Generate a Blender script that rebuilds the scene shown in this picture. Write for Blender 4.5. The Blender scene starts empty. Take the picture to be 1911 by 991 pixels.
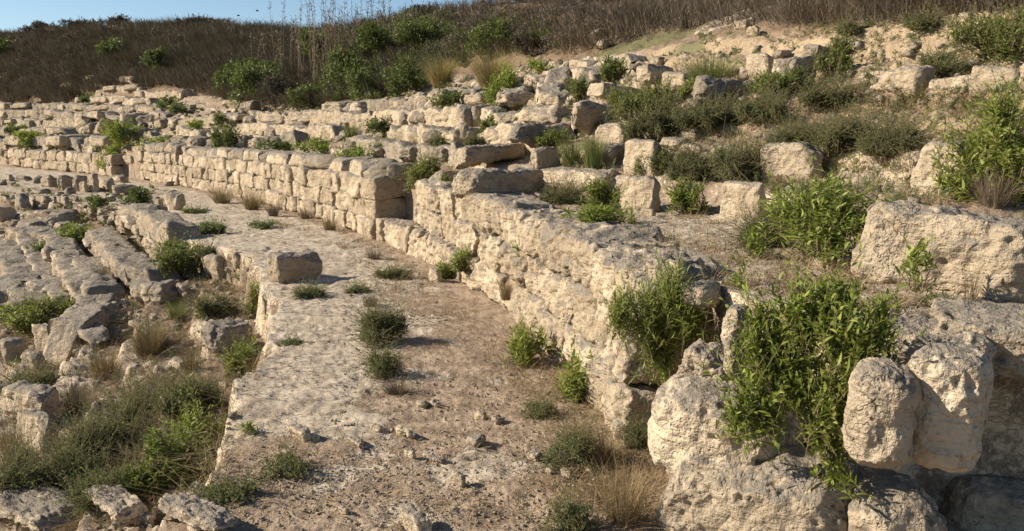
import bpy, math
import numpy as np
from mathutils import Vector, Matrix

# ------------------------------------------------------------------ camera, light, exposure
F_PX, IMG_W, IMG_H, CAM_Z, HORIZON_V = 1500.0, 1911.0, 991.0, 2.5, 240.0
PITCH = math.atan((IMG_H / 2 - HORIZON_V) / F_PX)
SUN_EL, SUN_AZ = math.radians(30), math.radians(-87)      # azimuth from +Y towards +X
scene = bpy.context.scene
col = scene.collection
cam_d = bpy.data.cameras.new('camera')
cam = bpy.data.objects.new('camera', cam_d)
col.objects.link(cam)
cam_d.sensor_width = 36.0
cam_d.lens = 36.0 * F_PX / IMG_W
cam_d.clip_start, cam_d.clip_end = 0.05, 3000
cam.location = (0, 0, CAM_Z)
cam.rotation_euler = (math.pi / 2 - PITCH, 0, 0)
scene.camera = cam
world = bpy.data.worlds.new('World')
scene.world = world
world.use_nodes = True
wn = world.node_tree.nodes
sky = wn.new('ShaderNodeTexSky')
sky.sky_type = 'NISHITA'
sky.sun_disc = False
sky.sun_elevation = SUN_EL
sky.sun_rotation = SUN_AZ
sky.air_density, sky.dust_density, sky.ozone_density = 1.0, 0.15, 3.0
world.node_tree.links.new(sky.outputs[0], wn['Background'].inputs[0])
wn['Background'].inputs[1].default_value = 0.068
sun_d = bpy.data.lights.new('sun', 'SUN')
sun_d.energy, sun_d.angle, sun_d.color = 5.0, math.radians(0.55), (1.0, 0.885, 0.73)
sun = bpy.data.objects.new('sun', sun_d)
col.objects.link(sun)
SUN = Vector((math.cos(SUN_EL) * math.sin(SUN_AZ), math.cos(SUN_EL) * math.cos(SUN_AZ), math.sin(SUN_EL)))
sun.rotation_euler = SUN.to_track_quat('Z', 'Y').to_euler()
sun.location = SUN * 60
scene.view_settings.view_transform = 'Standard'
scene.view_settings.look = 'None'
scene.view_settings.exposure = 0.90
scene.view_settings.gamma = 1.0
scene.view_settings.use_curve_mapping = False

# ------------------------------------------------------------------ noise
def _hash(ix, iy, iz, seed):
    h = (ix.astype(np.int64) * 374761393 + iy.astype(np.int64) * 668265263 + iz.astype(np.int64) * 1442695041 + seed * 97531) & 0xffffffff
    h = ((h ^ (h >> 13)) * 1274126177) & 0xffffffff
    h = ((h ^ (h >> 16)) * 2246822519) & 0xffffffff
    return ((h ^ (h >> 15)) & 0xffffff) / float(0xffffff)

def vnoise(P, seed=0):
    I = np.floor(P); f = P - I
    u = f * f * f * (f * (f * 6 - 15) + 10)
    x, y, z = I[:, 0], I[:, 1], I[:, 2]
    r = 0
    for dx in (0, 1):
        wx = u[:, 0] if dx else 1 - u[:, 0]
        for dy in (0, 1):
            wy = u[:, 1] if dy else 1 - u[:, 1]
            for dz in (0, 1):
                wz = u[:, 2] if dz else 1 - u[:, 2]
                r = r + _hash(x + dx, y + dy, z + dz, seed) * wx * wy * wz
    return r * 2 - 1

def fbm(P, scale=1.0, octv=4, seed=0, gain=0.5):
    P = np.asarray(P, float) * scale
    r = np.zeros(len(P)); a = 1.0; n = 0
    for o in range(octv):
        r += a * vnoise(P + o * 17.3, seed + o * 7)
        n += a; a *= gain; P = P * 2.03
    return r / n

def worley(P, scale, seed=0):
    P = np.asarray(P, float) * scale
    I = np.floor(P); best = np.full(len(P), 9.0)
    for dx in (-1, 0, 1):
        for dy in (-1, 0, 1):
            for dz in (-1, 0, 1):
                c = I + (dx, dy, dz)
                q = c + np.stack([_hash(c[:, 0], c[:, 1], c[:, 2], seed + k) for k in (1, 2, 3)], 1)
                best = np.minimum(best, ((P - q) ** 2).sum(1))
    return np.sqrt(best)

def sstep(a, b, x):
    t = np.clip((x - a) / (b - a), 0, 1)
    return t * t * (3 - 2 * t)

# ------------------------------------------------------------------ the lie of the land
# foot of the podium wall and lip of the walkway, plan view in metres
WALL = np.array([(60, -3), (8, 3.3), (4.5, 4.0), (2.82, 4.3), (2.55, 4.05), (2.25, 3.85), (1.7, 4.15), (1.25, 4.6), (0.98, 5.2), (0.8, 6.4),
                 (0.62, 7.8), (0.3, 9.4), (-0.35, 11.7), (-1.25, 14.3), (-2.75, 17.7), (-4.5, 21.0), (-6.4, 24.2), (-9.6, 29.2),
                 (-13.4, 34.2), (-18.0, 39.5), (-25.5, 47.0), (-36, 56.5), (-70, 85)], float)
LIP = np.array([(-1.3, -30), (-1.9, 2.0), (-2.15, 4.5), (-2.3, 6.0), (-2.95, 9.0), (-3.3, 11.0), (-4.0, 13.0), (-5.1, 15.8), (-7.9, 18.5),
                (-11.3, 23.5), (-16, 28), (-24, 34), (-40, 44), (-80, 70)], float)
W_POLY = np.vstack([WALL, [(-70, 400), (400, 400), (400, -3)]])
L_POLY = np.vstack([LIP, [(-80, 400), (400, 400), (400, -30)]])

def poly_sd(P, line, poly):
    x, y = P[:, 0], P[:, 1]
    d2 = np.full(len(P), 1e12)
    for a, b in zip(line[:-1], line[1:]):
        e = b - a
        t = np.clip(((x - a[0]) * e[0] + (y - a[1]) * e[1]) / (e @ e), 0, 1)
        d2 = np.minimum(d2, (x - a[0] - t * e[0]) ** 2 + (y - a[1] - t * e[1]) ** 2)
    ins = np.zeros(len(P), bool)
    for a, b in zip(poly, np.roll(poly, -1, 0)):
        c = ((a[1] > y) != (b[1] > y))
        if a[1] != b[1]:
            ins ^= c & (x < (b[0] - a[0]) * (y - a[1]) / (b[1] - a[1]) + a[0])
    return np.where(ins, 1, -1) * np.sqrt(d2)

def ground(P, detail=False):
    """height of the ground at plan points P; with detail also returns s, sl"""
    P = np.asarray(P, float)
    s = poly_sd(P, WALL, W_POLY)
    sl = poly_sd(P, LIP, L_POLY)
    if detail:
        P3 = np.column_stack([P, np.zeros(len(P))])
        j = fbm(P3, 0.8, 3, 5) * 0.34 + fbm(P3, 4.0, 3, 6) * 0.12
        sl = sl + j * np.where(sl > -0.6, 0.8, 1.0) + fbm(P3, 9.0, 2, 8) * 0.05
    y = P[:, 1]; x = P[:, 0]
    # lower seats fall away from the lip
    e = np.maximum(0, -sl)
    k = e / 1.05
    fr = k - np.floor(k)
    stair = (np.floor(k) + sstep(0.0, 0.13, fr)) * 1.05
    low = -0.40 * sstep(0.0, 0.12, e) - 0.30 * (0.85 * np.minimum(stair, 12) + 0.15 * np.minimum(e, 12))
    low = low * (0.45 + 0.55 * (1 - sstep(19, 30, y)))
    # upper cavea
    top = 1.33 + 0.25 * sstep(16.5, 18.5, y)
    start = np.where(y < 10, 2.3, 2.3 - 1.5 * sstep(10, 15, y))
    u = np.maximum(0, s - start)
    ramp = np.minimum(u, 7.0)
    kk = ramp / 0.9
    ff = kk - np.floor(kk)
    st = (np.floor(kk) + sstep(0.72, 1.0, ff)) * 0.9
    up = top + 0.46 * (0.3 * ramp + 0.7 * st) + 0.02 * np.minimum(np.maximum(s, 0), start)
    crest = 18.0
    t = np.clip(u - 7.0, 0, crest - 7.0) / (crest - 7.0)
    peak = np.interp(x, [-64, -40, -25, -14.5, -1.8, 6, 11, 16], [14.3, 13.2, 11.6, 9.9, 10.0, 9.2, 7.8, 6.3]) - 0.45
    q = 0.5 - 0.62 * sstep(-2, 8, x)
    up = up + (peak - up) * t * (1 + q - q * t)
    up = up - 0.10 * np.maximum(0, u - crest)
    up = np.maximum(up, -2)
    w = sstep(0.62, 0.67, s)
    z = low * (1 - w) + up * w
    if detail:
        return z, s, sl
    return z

def ray(px, py):
    px = np.atleast_1d(np.asarray(px, float)); py = np.atleast_1d(np.asarray(py, float))
    a = (px - IMG_W / 2) / F_PX
    b = -(py - IMG_H / 2) / F_PX
    c, s_ = math.cos(PITCH), math.sin(PITCH)
    return np.stack([a, c + b * s_, -s_ + b * c], 1)

def hit(px, py):
    """where the sight line through a photo point meets the ground"""
    D = ray(px, py)
    ts = 1.5 * np.exp(np.linspace(0, math.log(90), 500))
    out = np.full(len(D), 300.0)
    for k in range(0, len(D), 40):
        d = D[k:k + 40]; n = len(d)
        P = (d[:, None] * ts[None, :, None]).reshape(-1, 3)
        below = (CAM_Z + P[:, 2] < ground(P[:, :2])).reshape(n, -1)
        any_ = below.any(1); i = below.argmax(1)
        hi = ts[i]; lo = ts[np.maximum(i - 1, 0)]
        for _ in range(9):
            m = (lo + hi) / 2
            Q = d * m[:, None]
            b_ = CAM_Z + Q[:, 2] < ground(Q[:, :2])
            hi = np.where(b_, m, hi); lo = np.where(b_, lo, m)
        out[k:k + n] = np.where(any_, hi, 300.0)
    Q = D * out[:, None]
    Q[:, 2] += CAM_Z
    return Q

def project(Q):
    Q = np.asarray(Q, float)
    x, y, z = Q[:, 0], Q[:, 1], Q[:, 2] - CAM_Z
    c, s_ = math.cos(PITCH), math.sin(PITCH)
    dep = np.maximum(y * c - z * s_, 0.05)
    up = y * s_ + z * c
    return IMG_W / 2 + F_PX * x / dep, IMG_H / 2 - F_PX * up / dep
# ------------------------------------------------------------------ materials
def nodes(name):
    m = bpy.data.materials.new(name)
    m.use_nodes = True
    nt = m.node_tree
    nt.nodes.clear()
    out = nt.nodes.new('ShaderNodeOutputMaterial')
    bs = nt.nodes.new('ShaderNodeBsdfPrincipled')
    nt.links.new(bs.outputs[0], out.inputs[0])
    def N(t, **kw):
        n = nt.nodes.new('ShaderNode' + t)
        for k, v in kw.items():
            if k.startswith('i_'):
                n.inputs[k[2:].replace('_', ' ')].default_value = v
            else:
                setattr(n, k, v)
        return n
    def L(a, b):
        nt.links.new(a, b)
    def noise(vec, scale, detail=4, rough=0.55):
        n = N('TexNoise'); n.inputs['Scale'].default_value = scale
        n.inputs['Detail'].default_value = detail; n.inputs['Roughness'].default_value = rough
        L(vec, n.inputs['Vector'])
        return n.outputs['Fac']
    def rng(x, a, b, c=0.0, d=1.0, smooth=True):
        n = N('MapRange')
        if smooth: n.interpolation_type = 'SMOOTHSTEP'
        for k, v in zip(('From Min', 'From Max', 'To Min', 'To Max'), (a, b, c, d)):
            n.inputs[k].default_value = v
        L(x, n.inputs['Value'])
        return n.outputs[0]
    def math_(op, a, b=None):
        n = N('Math', operation=op)
        for i, q in enumerate((a, b)):
            if q is None: continue
            if isinstance(q, (int, float)): n.inputs[i].default_value = q
            else: L(q, n.inputs[i])
        return n.outputs[0]
    def mix(f, a, b):
        n = N('Mix', data_type='RGBA')
        if isinstance(f, (int, float)): n.inputs[0].default_value = f
        else: L(f, n.inputs[0])
        for i, q in ((6, a), (7, b)):
            if isinstance(q, tuple): n.inputs[i].default_value = (*q, 1)
            else: L(q, n.inputs[i])
        return n.outputs[2]
    return m, nt, bs, out, N, L, noise, rng, math_, mix

def stone_mat(name, cream, cream2, grey, grey_amt, fine=1.0):
    m, nt, bs, out, N, L, noise, rng, M, mix = nodes(name)
    tc = N('TexCoord'); oi = N('ObjectInfo'); ge = N('NewGeometry')
    add = N('VectorMath', operation='ADD')
    sc = N('VectorMath', operation='SCALE'); sc.inputs[0].default_value = (37, 51, 23)
    L(oi.outputs['Random'], sc.inputs['Scale'])
    L(tc.outputs['Object'], add.inputs[0]); L(sc.outputs[0], add.inputs[1])
    v = add.outputs[0]
    mps = N('Mapping'); mps.inputs['Scale'].default_value = (1.0, 1.0, 5.5); L(v, mps.inputs[0])
    sep = N('SeparateXYZ'); L(ge.outputs['Normal'], sep.inputs[0])
    n1 = noise(v, 3.0, 5, 0.6); n2 = noise(v, 14.0, 5, 0.65); n3 = noise(v, 55.0, 3, 0.6)
    base = mix(rng(n1, 0.36, 0.64), cream, cream2)
    base = mix(rng(oi.outputs['Random'], 0, 1, 0, 0.8, False), base, tuple(c * 0.80 for c in cream2))
    up = rng(sep.outputs['Z'], 0.05, 0.75)
    w = M('ADD', M('MULTIPLY', up, 0.62), M('MULTIPLY', rng(n1, 0.35, 0.7), 0.5))
    w = M('ADD', w, M('MULTIPLY', M('SUBTRACT', n2, 0.5), 1.1))
    w = rng(w, 0.62 - grey_amt, 1.05 - grey_amt)
    g2 = mix(rng(n2, 0.35, 0.65), grey, tuple(c * 1.42 for c in grey))
    c = mix(M('MULTIPLY', w, 0.9), base, g2)
    # black lichen specks and pale scars
    spot = M('MULTIPLY', rng(n2, 0.55, 0.66), rng(n3, 0.47, 0.60))
    c = mix(M('MULTIPLY', spot, 0.75), c, (0.075, 0.066, 0.055))
    pale = rng(noise(v, 8.0, 3, 0.5), 0.62, 0.72)
    c = mix(M('MULTIPLY', pale, 0.35), c, tuple(min(1, x * 1.25) for x in cream))
    bed = noise(mps.outputs[0], 3.0, 5, 0.65)
    c = mix(M('MULTIPLY', rng(bed, 0.55, 0.64), 0.38), c, tuple(q * 0.52 for q in cream2))
    crk = noise(v, 2.1, 4, 0.6)
    line = rng(M('ABSOLUTE', M('SUBTRACT', crk, 0.5)), 0.0, 0.007, 1, 0)
    line = M('MULTIPLY', line, rng(noise(v, 1.3, 2, 0.5), 0.56, 0.62))
    c = mix(M('MULTIPLY', line, 0.6), c, (0.11, 0.085, 0.06))
    L(c, bs.inputs['Base Color'])
    bs.inputs['Roughness'].default_value = 0.95
    bs.inputs['Specular IOR Level'].default_value = 0.15
    vo = N('TexVoronoi'); vo.inputs['Scale'].default_value = 26.0; L(v, vo.inputs['Vector'])
    pit = rng(vo.outputs['Distance'], 0.0, 0.34)
    pm = rng(noise(v, 5.0, 2, 0.5), 0.45, 0.6)
    h = M('ADD', M('MULTIPLY', n2, 0.9), M('MULTIPLY', n3, 0.35))
    h = M('ADD', h, M('MULTIPLY', M('MULTIPLY', pit, pm), 0.35))
    h = M('SUBTRACT', h, M('MULTIPLY', line, 0.5))
    h = M('ADD', h, M('MULTIPLY', bed, 0.9))
    bp = N('Bump'); bp.inputs['Strength'].default_value = 0.8; bp.inputs['Distance'].default_value = 0.05 * fine
    L(h, bp.inputs['Height']); L(bp.outputs[0], bs.inputs['Normal'])
    return m

CREAM, CREAM2 = (0.53, 0.432, 0.305), (0.395, 0.312, 0.21)
GREY = (0.165, 0.144, 0.116)
M_STONE = stone_mat('limestone_block', CREAM, CREAM2, GREY, 0.27)
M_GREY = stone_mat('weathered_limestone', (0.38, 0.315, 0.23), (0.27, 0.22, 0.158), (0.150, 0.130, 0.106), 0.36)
M_WALL = stone_mat('wall_limestone', (0.54, 0.442, 0.31), (0.365, 0.285, 0.19), GREY, 0.19)
M_ROCK = stone_mat('pitted_boulder', (0.54, 0.447, 0.32), (0.395, 0.318, 0.22), GREY, 0.20, 1.4)

def ground_mat():
    m, nt, bs, out, N, L, noise, rng, M, mix = nodes('ground_soil_and_bedrock')
    ge = N('NewGeometry'); v = ge.outputs['Position']
    def attr(n):
        a = N('Attribute', attribute_name=n); return a.outputs['Fac']
    rock, soil, dry, grn = attr('rock'), attr('soil'), attr('dry'), attr('green')
    n0 = noise(v, 0.9, 4, 0.6); n1 = noise(v, 4.0, 5, 0.62); n2 = noise(v, 22.0, 5, 0.65); n3 = noise(v, 90.0, 3, 0.6)
    dirt = mix(rng(n1, 0.36, 0.64), (0.215, 0.160, 0.112), (0.355, 0.275, 0.195))
    dirt = mix(M('MULTIPLY', rng(n2, 0.48, 0.66), 0.7), dirt, (0.17, 0.115, 0.075))
    grit = M('MULTIPLY', rng(n3, 0.56, 0.66), rng(n1, 0.35, 0.6))
    dirt = mix(M('MULTIPLY', grit, 0.65), dirt, (0.55, 0.45, 0.33))
    earth = mix(rng(n1, 0.35, 0.65), (0.29, 0.215, 0.135), (0.40, 0.31, 0.205))
    earth = mix(M('MULTIPLY', rng(n2, 0.54, 0.7), 0.5), earth, (0.30, 0.19, 0.105))
    lit = mix(rng(n2, 0.38, 0.62), (0.115, 0.080, 0.052), (0.235, 0.165, 0.102))
    lit = mix(M('MULTIPLY', rng(n3, 0.55, 0.66), 0.4), lit, (0.40, 0.30, 0.18))
    gr = mix(rng(n2, 0.38, 0.62), (0.075, 0.085, 0.035), (0.16, 0.15, 0.07))
    mp = N('Mapping'); mp.inputs['Scale'].default_value = (0.9, 4.5, 6); mp.inputs['Rotation'].default_value = (0, 0, 0.22); L(v, mp.inputs[0])
    ns = noise(mp.outputs[0], 2.6, 6, 0.68)
    rk = mix(rng(n1, 0.35, 0.65), (0.33, 0.275, 0.205), (0.47, 0.40, 0.305))
    rk = mix(M('MULTIPLY', rng(ns, 0.55, 0.63), 0.45), rk, (0.22, 0.17, 0.12))
    mp2 = N('Mapping'); mp2.inputs['Scale'].default_value = (0.42, 1.7, 1.7); mp2.inputs['Rotation'].default_value = (0, 0, 0.16); L(v, mp2.inputs[0])
    nc = noise(mp2.outputs[0], 1.5, 5, 0.62)
    cl = M('MULTIPLY', rng(M('ABSOLUTE', M('SUBTRACT', nc, 0.5)), 0.0, 0.013, 1, 0), rng(n1, 0.40, 0.52))
    rk = mix(M('MULTIPLY', cl, 0.8), rk, (0.10, 0.075, 0.05))
    rk = mix(M('MULTIPLY', rng(noise(v, 1.7, 5, 0.65), 0.50, 0.68), 0.55), rk, (0.57, 0.475, 0.35))
    rk = mix(M('MULTIPLY', rng(noise(v, 1.1, 5, 0.7), 0.55, 0.66), 0.6), rk, (0.33, 0.25, 0.17))
    sep = N('SeparateXYZ'); L(ge.outputs['Normal'], sep.inputs[0])
    rk = mix(M('MULTIPLY', rng(sep.outputs['Z'], 0.25, 0.75, 1, 0), 0.8), rk, (0.60, 0.475, 0.32))
    sp = M('MULTIPLY', rng(n2, 0.60, 0.68), rng(n3, 0.48, 0.6))
    rk = mix(M('MULTIPLY', sp, 0.30), rk, (0.12, 0.10, 0.078))
    def edge(a, k=0.40):
        return rng(M('ADD', a, M('MULTIPLY', M('SUBTRACT', M('ADD', M('MULTIPLY', n1, 0.55), M('MULTIPLY', n2, 0.45)), 0.5), 2.3)), k, k + 0.2)
    c = mix(edge(soil), dirt, earth)
    c = mix(M('MULTIPLY', edge(dry), 0.9), c, lit)
    c = mix(M('MULTIPLY', edge(grn), 0.8), c, gr)
    er = edge(rock)
    c = mix(er, c, rk)
    L(c, bs.inputs['Base Color'])
    bs.inputs['Roughness'].default_value = 0.97
    bs.inputs['Specular IOR Level'].default_value = 0.1
    h = M('ADD', M('MULTIPLY', n2, 0.8), M('MULTIPLY', n3, 0.42))
    h = M('MULTIPLY', h, rng(er, 0, 1, 1, 0.55))
    h = M('ADD', h, M('MULTIPLY', M('MULTIPLY', ns, er), 2.2))
    h = M('SUBTRACT', h, M('MULTIPLY', M('MULTIPLY', cl, er), 0.9))
    bp = N('Bump'); bp.inputs['Strength'].default_value = 0.8; bp.inputs['Distance'].default_value = 0.028
    L(h, bp.inputs['Height']); L(bp.outputs[0], bs.inputs['Normal'])
    return m
M_GROUND = ground_mat()

def leaf_mat(name, a, b, trans=0.3, rough=0.55):
    m, nt, bs, out, N, L, noise, rng, M, mix = nodes(name)
    ge = N('NewGeometry'); oi = N('ObjectInfo')
    c = mix(ge.outputs['Random Per Island'], a, b)
    c = mix(rng(oi.outputs['Random'], 0, 1, 0, 0.35, False), c, tuple(x * 0.62 for x in a))
    n1 = noise(ge.outputs['Position'], 3.5, 2, 0.5)
    c = mix(M('MULTIPLY', rng(n1, 0.5, 0.72), 0.45), c, tuple(0.6 * x + 0.4 * y for x, y in zip(b, (0.17, 0.14, 0.055))))
    L(c, bs.inputs['Base Color'])
    bs.inputs['Roughness'].default_value = rough
    bs.inputs['Specular IOR Level'].default_value = 0.25
    if trans > 0:
        tr = N('BsdfTranslucent'); mx = N('MixShader'); mx.inputs[0].default_value = trans
        hs = mix(0.5, c, (0.16, 0.22, 0.03))
        L(hs, tr.inputs[0]); L(bs.outputs[0], mx.inputs[1]); L(tr.outputs[0], mx.inputs[2]); L(mx.outputs[0], out.inputs[0])
    return m
M_LEAF = leaf_mat('bright_leaf', (0.165, 0.215, 0.030), (0.36, 0.40, 0.095), 0.45)
M_LEAFD = leaf_mat('dark_leaf', (0.105, 0.140, 0.026), (0.235, 0.270, 0.070), 0.4)
M_FINE = leaf_mat('grey_green_leaf', (0.105, 0.128, 0.052), (0.235, 0.255, 0.120), 0.4, 0.7)
M_GRASS = leaf_mat('green_grass_blade', (0.11, 0.135, 0.035), (0.23, 0.235, 0.085), 0.25)
M_STRAW = leaf_mat('straw_blade', (0.20, 0.135, 0.068), (0.36, 0.26, 0.145), 0.12, 0.8)
M_BROWN = leaf_mat('dry_brown_twig', (0.130, 0.098, 0.066), (0.270, 0.205, 0.140), 0.05, 0.9)
M_SCRUB = leaf_mat('dry_scrub_twig', (0.120, 0.095, 0.073), (0.250, 0.200, 0.150), 0.05, 0.9)
M_STEM = leaf_mat('woody_stem', (0.12, 0.095, 0.045), (0.20, 0.16, 0.08), 0.0, 0.8)
M_DARKSCRUB = leaf_mat('dark_scrub_leaf', (0.065, 0.050, 0.038), (0.140, 0.106, 0.076), 0.05, 0.85)
def plain(name, c, rough=0.7, metal=0.0):
    m, nt, bs, out, N, L, noise, rng, M, mix = nodes(name)
    ge = N('NewGeometry')
    L(mix(rng(noise(ge.outputs['Position'], 9, 3), 0.35, 0.65), c, tuple(x * 0.7 for x in c)), bs.inputs['Base Color'])
    bs.inputs['Roughness'].default_value = rough; bs.inputs['Metallic'].default_value = metal
    return m
M_GOLD = leaf_mat('golden_grass_blade', (0.26, 0.19, 0.075), (0.46, 0.35, 0.16), 0.25, 0.8)
M_SLOPE = leaf_mat('slope_leaf', (0.072, 0.098, 0.026), (0.165, 0.185, 0.062), 0.3)
# ------------------------------------------------------------------ object helpers
def mesh_obj(name, V, Fq, mat, parent=None, smooth=False, Ft=None, ngon=None):
    """link vertices and faces (quads Fq and / or triangles Ft) as one mesh object"""
    me = bpy.data.meshes.new(name)
    V = np.asarray(V, np.float32)
    parts = [np.asarray(x, np.int32) for x in (Fq, Ft) if x is not None and len(x)]
    loops = np.concatenate([p.ravel() for p in parts])
    sizes = np.concatenate([np.full(len(p), p.shape[1], np.int32) for p in parts])
    me.vertices.add(len(V)); me.vertices.foreach_set('co', V.ravel())
    me.loops.add(len(loops)); me.loops.foreach_set('vertex_index', loops)
    me.polygons.add(len(sizes))
    st = np.concatenate([[0], np.cumsum(sizes)[:-1]]).astype(np.int32)
    me.polygons.foreach_set('loop_start', st)
    me.update(calc_edges=True)
    if smooth: me.polygons.foreach_set('use_smooth', np.ones(len(sizes), bool))
    me.materials.append(mat)
    o = bpy.data.objects.new(name, me)
    col.objects.link(o)
    if parent: o.parent = parent
    return o

def tag(o, label, cat, group=None, kind=None):
    if label: o['label'] = label
    if cat: o['category'] = cat
    if group: o['group'] = group
    if kind: o['kind'] = kind
    return o

def empty(name, loc, rz=0.0):
    o = bpy.data.objects.new(name, None)
    o.empty_display_size = 0.1
    o.location = loc; o.rotation_euler = (0, 0, rz)
    col.objects.link(o)
    return o

_cube = {}
def cube_grid(n):
    """unit cube surface, n cells a side, shared corners"""
    if n in _cube: return _cube[n]
    g = np.linspace(-1, 1, n + 1)
    A, B = np.meshgrid(g, g, indexing='ij'); A = A.ravel(); B = B.ravel(); one = np.ones_like(A)
    idx = np.arange((n + 1) ** 2).reshape(n + 1, n + 1)
    q = np.stack([idx[:-1, :-1], idx[1:, :-1], idx[1:, 1:], idx[:-1, 1:]], -1).reshape(-1, 4)
    Vs, Fs = [], []
    for k, (P, flip) in enumerate(((np.stack([one, A, B], 1), 0), (np.stack([-one, A, B], 1), 1), (np.stack([A, one, B], 1), 1),
                                   (np.stack([A, -one, B], 1), 0), (np.stack([A, B, one], 1), 0), (np.stack([A, B, -one], 1), 1))):
        Vs.append(P); Fs.append((q[:, ::-1] if flip else q) + k * (n + 1) ** 2)
    V = np.vstack(Vs); Fq = np.vstack(Fs)
    key = np.round((V + 1) * n * 4).astype(np.int64)
    _, first, inv = np.unique(key[:, 0] * 10 ** 8 + key[:, 1] * 10 ** 4 + key[:, 2], return_index=True, return_inverse=True)
    _cube[n] = (V[first], inv[Fq])
    return _cube[n]

def stone_shape(W, D, H, seed, n=14, rnd=0.16, rough=1.0, pits=0.0, strata=0.0, chips=5, skew=0.1):
    """a weathered block or boulder, W x D x H metres, resting on z = 0"""
    rs = np.random.RandomState(seed)
    V, Fq = cube_grid(n)
    r = rnd * min(W, D, H) * 0.5 * 2
    half = np.array([W, D, H]) / 2
    q = V * half
    inner = np.maximum(half - r, 1e-3)
    c = np.clip(q, -inner, inner)
    d = q - c
    ln = np.linalg.norm(d, axis=1, keepdims=True)
    nrm = np.where(ln > 1e-9, d / np.maximum(ln, 1e-9), np.sign(V))
    P = c + nrm * r
    m = min(W, D, H)
    # knocked-off corners
    for _ in range(chips):
        nv = rs.normal(size=3); nv[2] = abs(nv[2]) * 0.8 + 0.1; nv /= np.linalg.norm(nv)
        sup = np.abs(nv) @ half
        h = sup * rs.uniform(0.66, 0.90) if rnd < 0.3 else sup * rs.uniform(0.58, 0.82)
        t = P @ nv - h
        P = P - np.outer(np.maximum(t, 0), nv) * 0.9
    so = rs.uniform(-50, 50, 3)
    big = fbm(P + so, 1.3 / m, 3, seed % 97) * 0.13 * m
    mid = fbm(P + so, 4.5 / m, 3, seed % 89 + 3) * 0.055 * m
    rid = (0.5 - np.abs(fbm(P + so, 2.6 / m, 3, seed % 83 + 9))) * 0.10 * m
    disp = (big + mid + rid - 0.04 * m) * rough
    if strata:
        Q = (P + so) * np.array([1.2, 1.2, 9.0 * 0.4 / max(H, 0.2)])
        disp = disp + fbm(Q, 1.6, 3, 11) * strata * m * 0.3
    if n >= 28:
        disp = disp + (fbm(P + so, 16.0, 3, 41) * 0.018 - np.abs(fbm(P + so, 34.0, 2, 43)) * 0.012) * rough
    if pits:
        w = worley(P + so, 9.0, 5)
        w2 = worley(P + so, 22.0, 9)
        amt = sstep(-0.1, 0.4, fbm(P + so, 3.0, 2, 77))
        disp = disp - pits * amt * (0.045 * (1 - sstep(0.10, 0.42, w)) + 0.018 * (1 - sstep(0.1, 0.45, w2)))
    P = P + nrm * disp[:, None]
    P[:, 0] += P[:, 2] * rs.uniform(-skew, skew)
    P[:, 1] += P[:, 2] * rs.uniform(-skew, skew)
    tl = rs.uniform(-0.06, 0.06, 2)
    P[:, 2] += P[:, 0] * tl[0] + P[:, 1] * tl[1]
    P[:, 2] -= P[:, 2].min()
    return P, Fq

def rotz(P, a):
    c, s_ = math.cos(a), math.sin(a)
    Q = P.copy()
    Q[:, 0] = P[:, 0] * c - P[:, 1] * s_
    Q[:, 1] = P[:, 0] * s_ + P[:, 1] * c
    return Q

def facing(p):
    """plan angle of the sun-side face of the blocks at p (outward normal)"""
    az = math.atan2(p[0], p[1])
    t = np.clip((az + 0.6) / 1.2, 0, 1)
    return math.radians(np.interp(t, [0, 0.5, 1], [-127, -137, -152]))

def fit_stone(box, base, seed, lit=0.6, n=14, yaw=None, asp=None, deep=None, **kw):
    """size, turn and set down a stone so that it fills its box in the photo at the ground point 'base'"""
    x0, x1, y0, y1 = box
    rs = np.random.RandomState(seed + 5)
    dist = math.hypot(base[0], base[1])
    ext = (x1 - x0) * dist / F_PX
    ang = facing(base) + math.radians(rs.uniform(-9, 9)) if yaw is None else math.radians(yaw)
    tc = -np.array(base[:2]) / dist
    nL = np.array([math.cos(ang), math.sin(ang)]); nR = np.array([-nL[1], nL[0]])
    a = max(abs(nL @ tc), 0.3); b = max(abs(nR @ tc), 0.3)
    W = lit * ext / a                 # width of the lit face (along nR)
    D = (1 - lit) * ext / b           # depth behind it (along nL)
    D = np.clip(D, 0.28 * W, 3.0 * W); W = np.clip(W, 0.33 * D, 3 * D)
    H = max((y1 - y0) * dist / F_PX, 0.05)
    if deep: D = D * deep
    dims = np.array([D, W, H]); pos = np.array([base[0], base[1], base[2]], float)
    pos[:2] -= tc * 0.4 * min(D, W)
    P = None
    for it in range(5):
        P, Fq = stone_shape(dims[0], dims[1], dims[2], seed, n if it == 4 else 8, **kw)
        P = rotz(P, ang)
        u, v = project(P + pos)
        sx = (x1 - x0) / max(u.max() - u.min(), 1e-3)
        dims[:2] *= np.clip(sx, 0.5, 2)
        hv = v.max() - v.min()
        dims[2] = max(dims[2] + ((y1 - y0) - hv) * dist / F_PX, 0.22 * min(dims[:2]), 0.3 * (y1 - y0) * dist / F_PX)
        side = np.array([-tc[1], tc[0]]) * -1
        du = (x0 + x1) / 2 - (u.max() + u.min()) / 2
        side = np.array([math.cos(math.atan2(base[0], base[1])), -math.sin(math.atan2(base[0], base[1]))])
        pos[:2] += side * du * dist / F_PX
        pos[2] += (v.max() - y1) * dist / F_PX
    # root it in the ground
    low = P[:, 2] < 0.22 * dims[2]
    g = ground(np.array([pos[:2]]))[0]
    sink = float(np.clip(0.05 + 0.15 * dims[2] + max(0, pos[2] - g) * 1.0, 0.05, 0.5))
    P[low, 2] -= sink * (1 - P[low, 2] / (0.22 * dims[2]))
    return P, Fq, pos, dims

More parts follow.
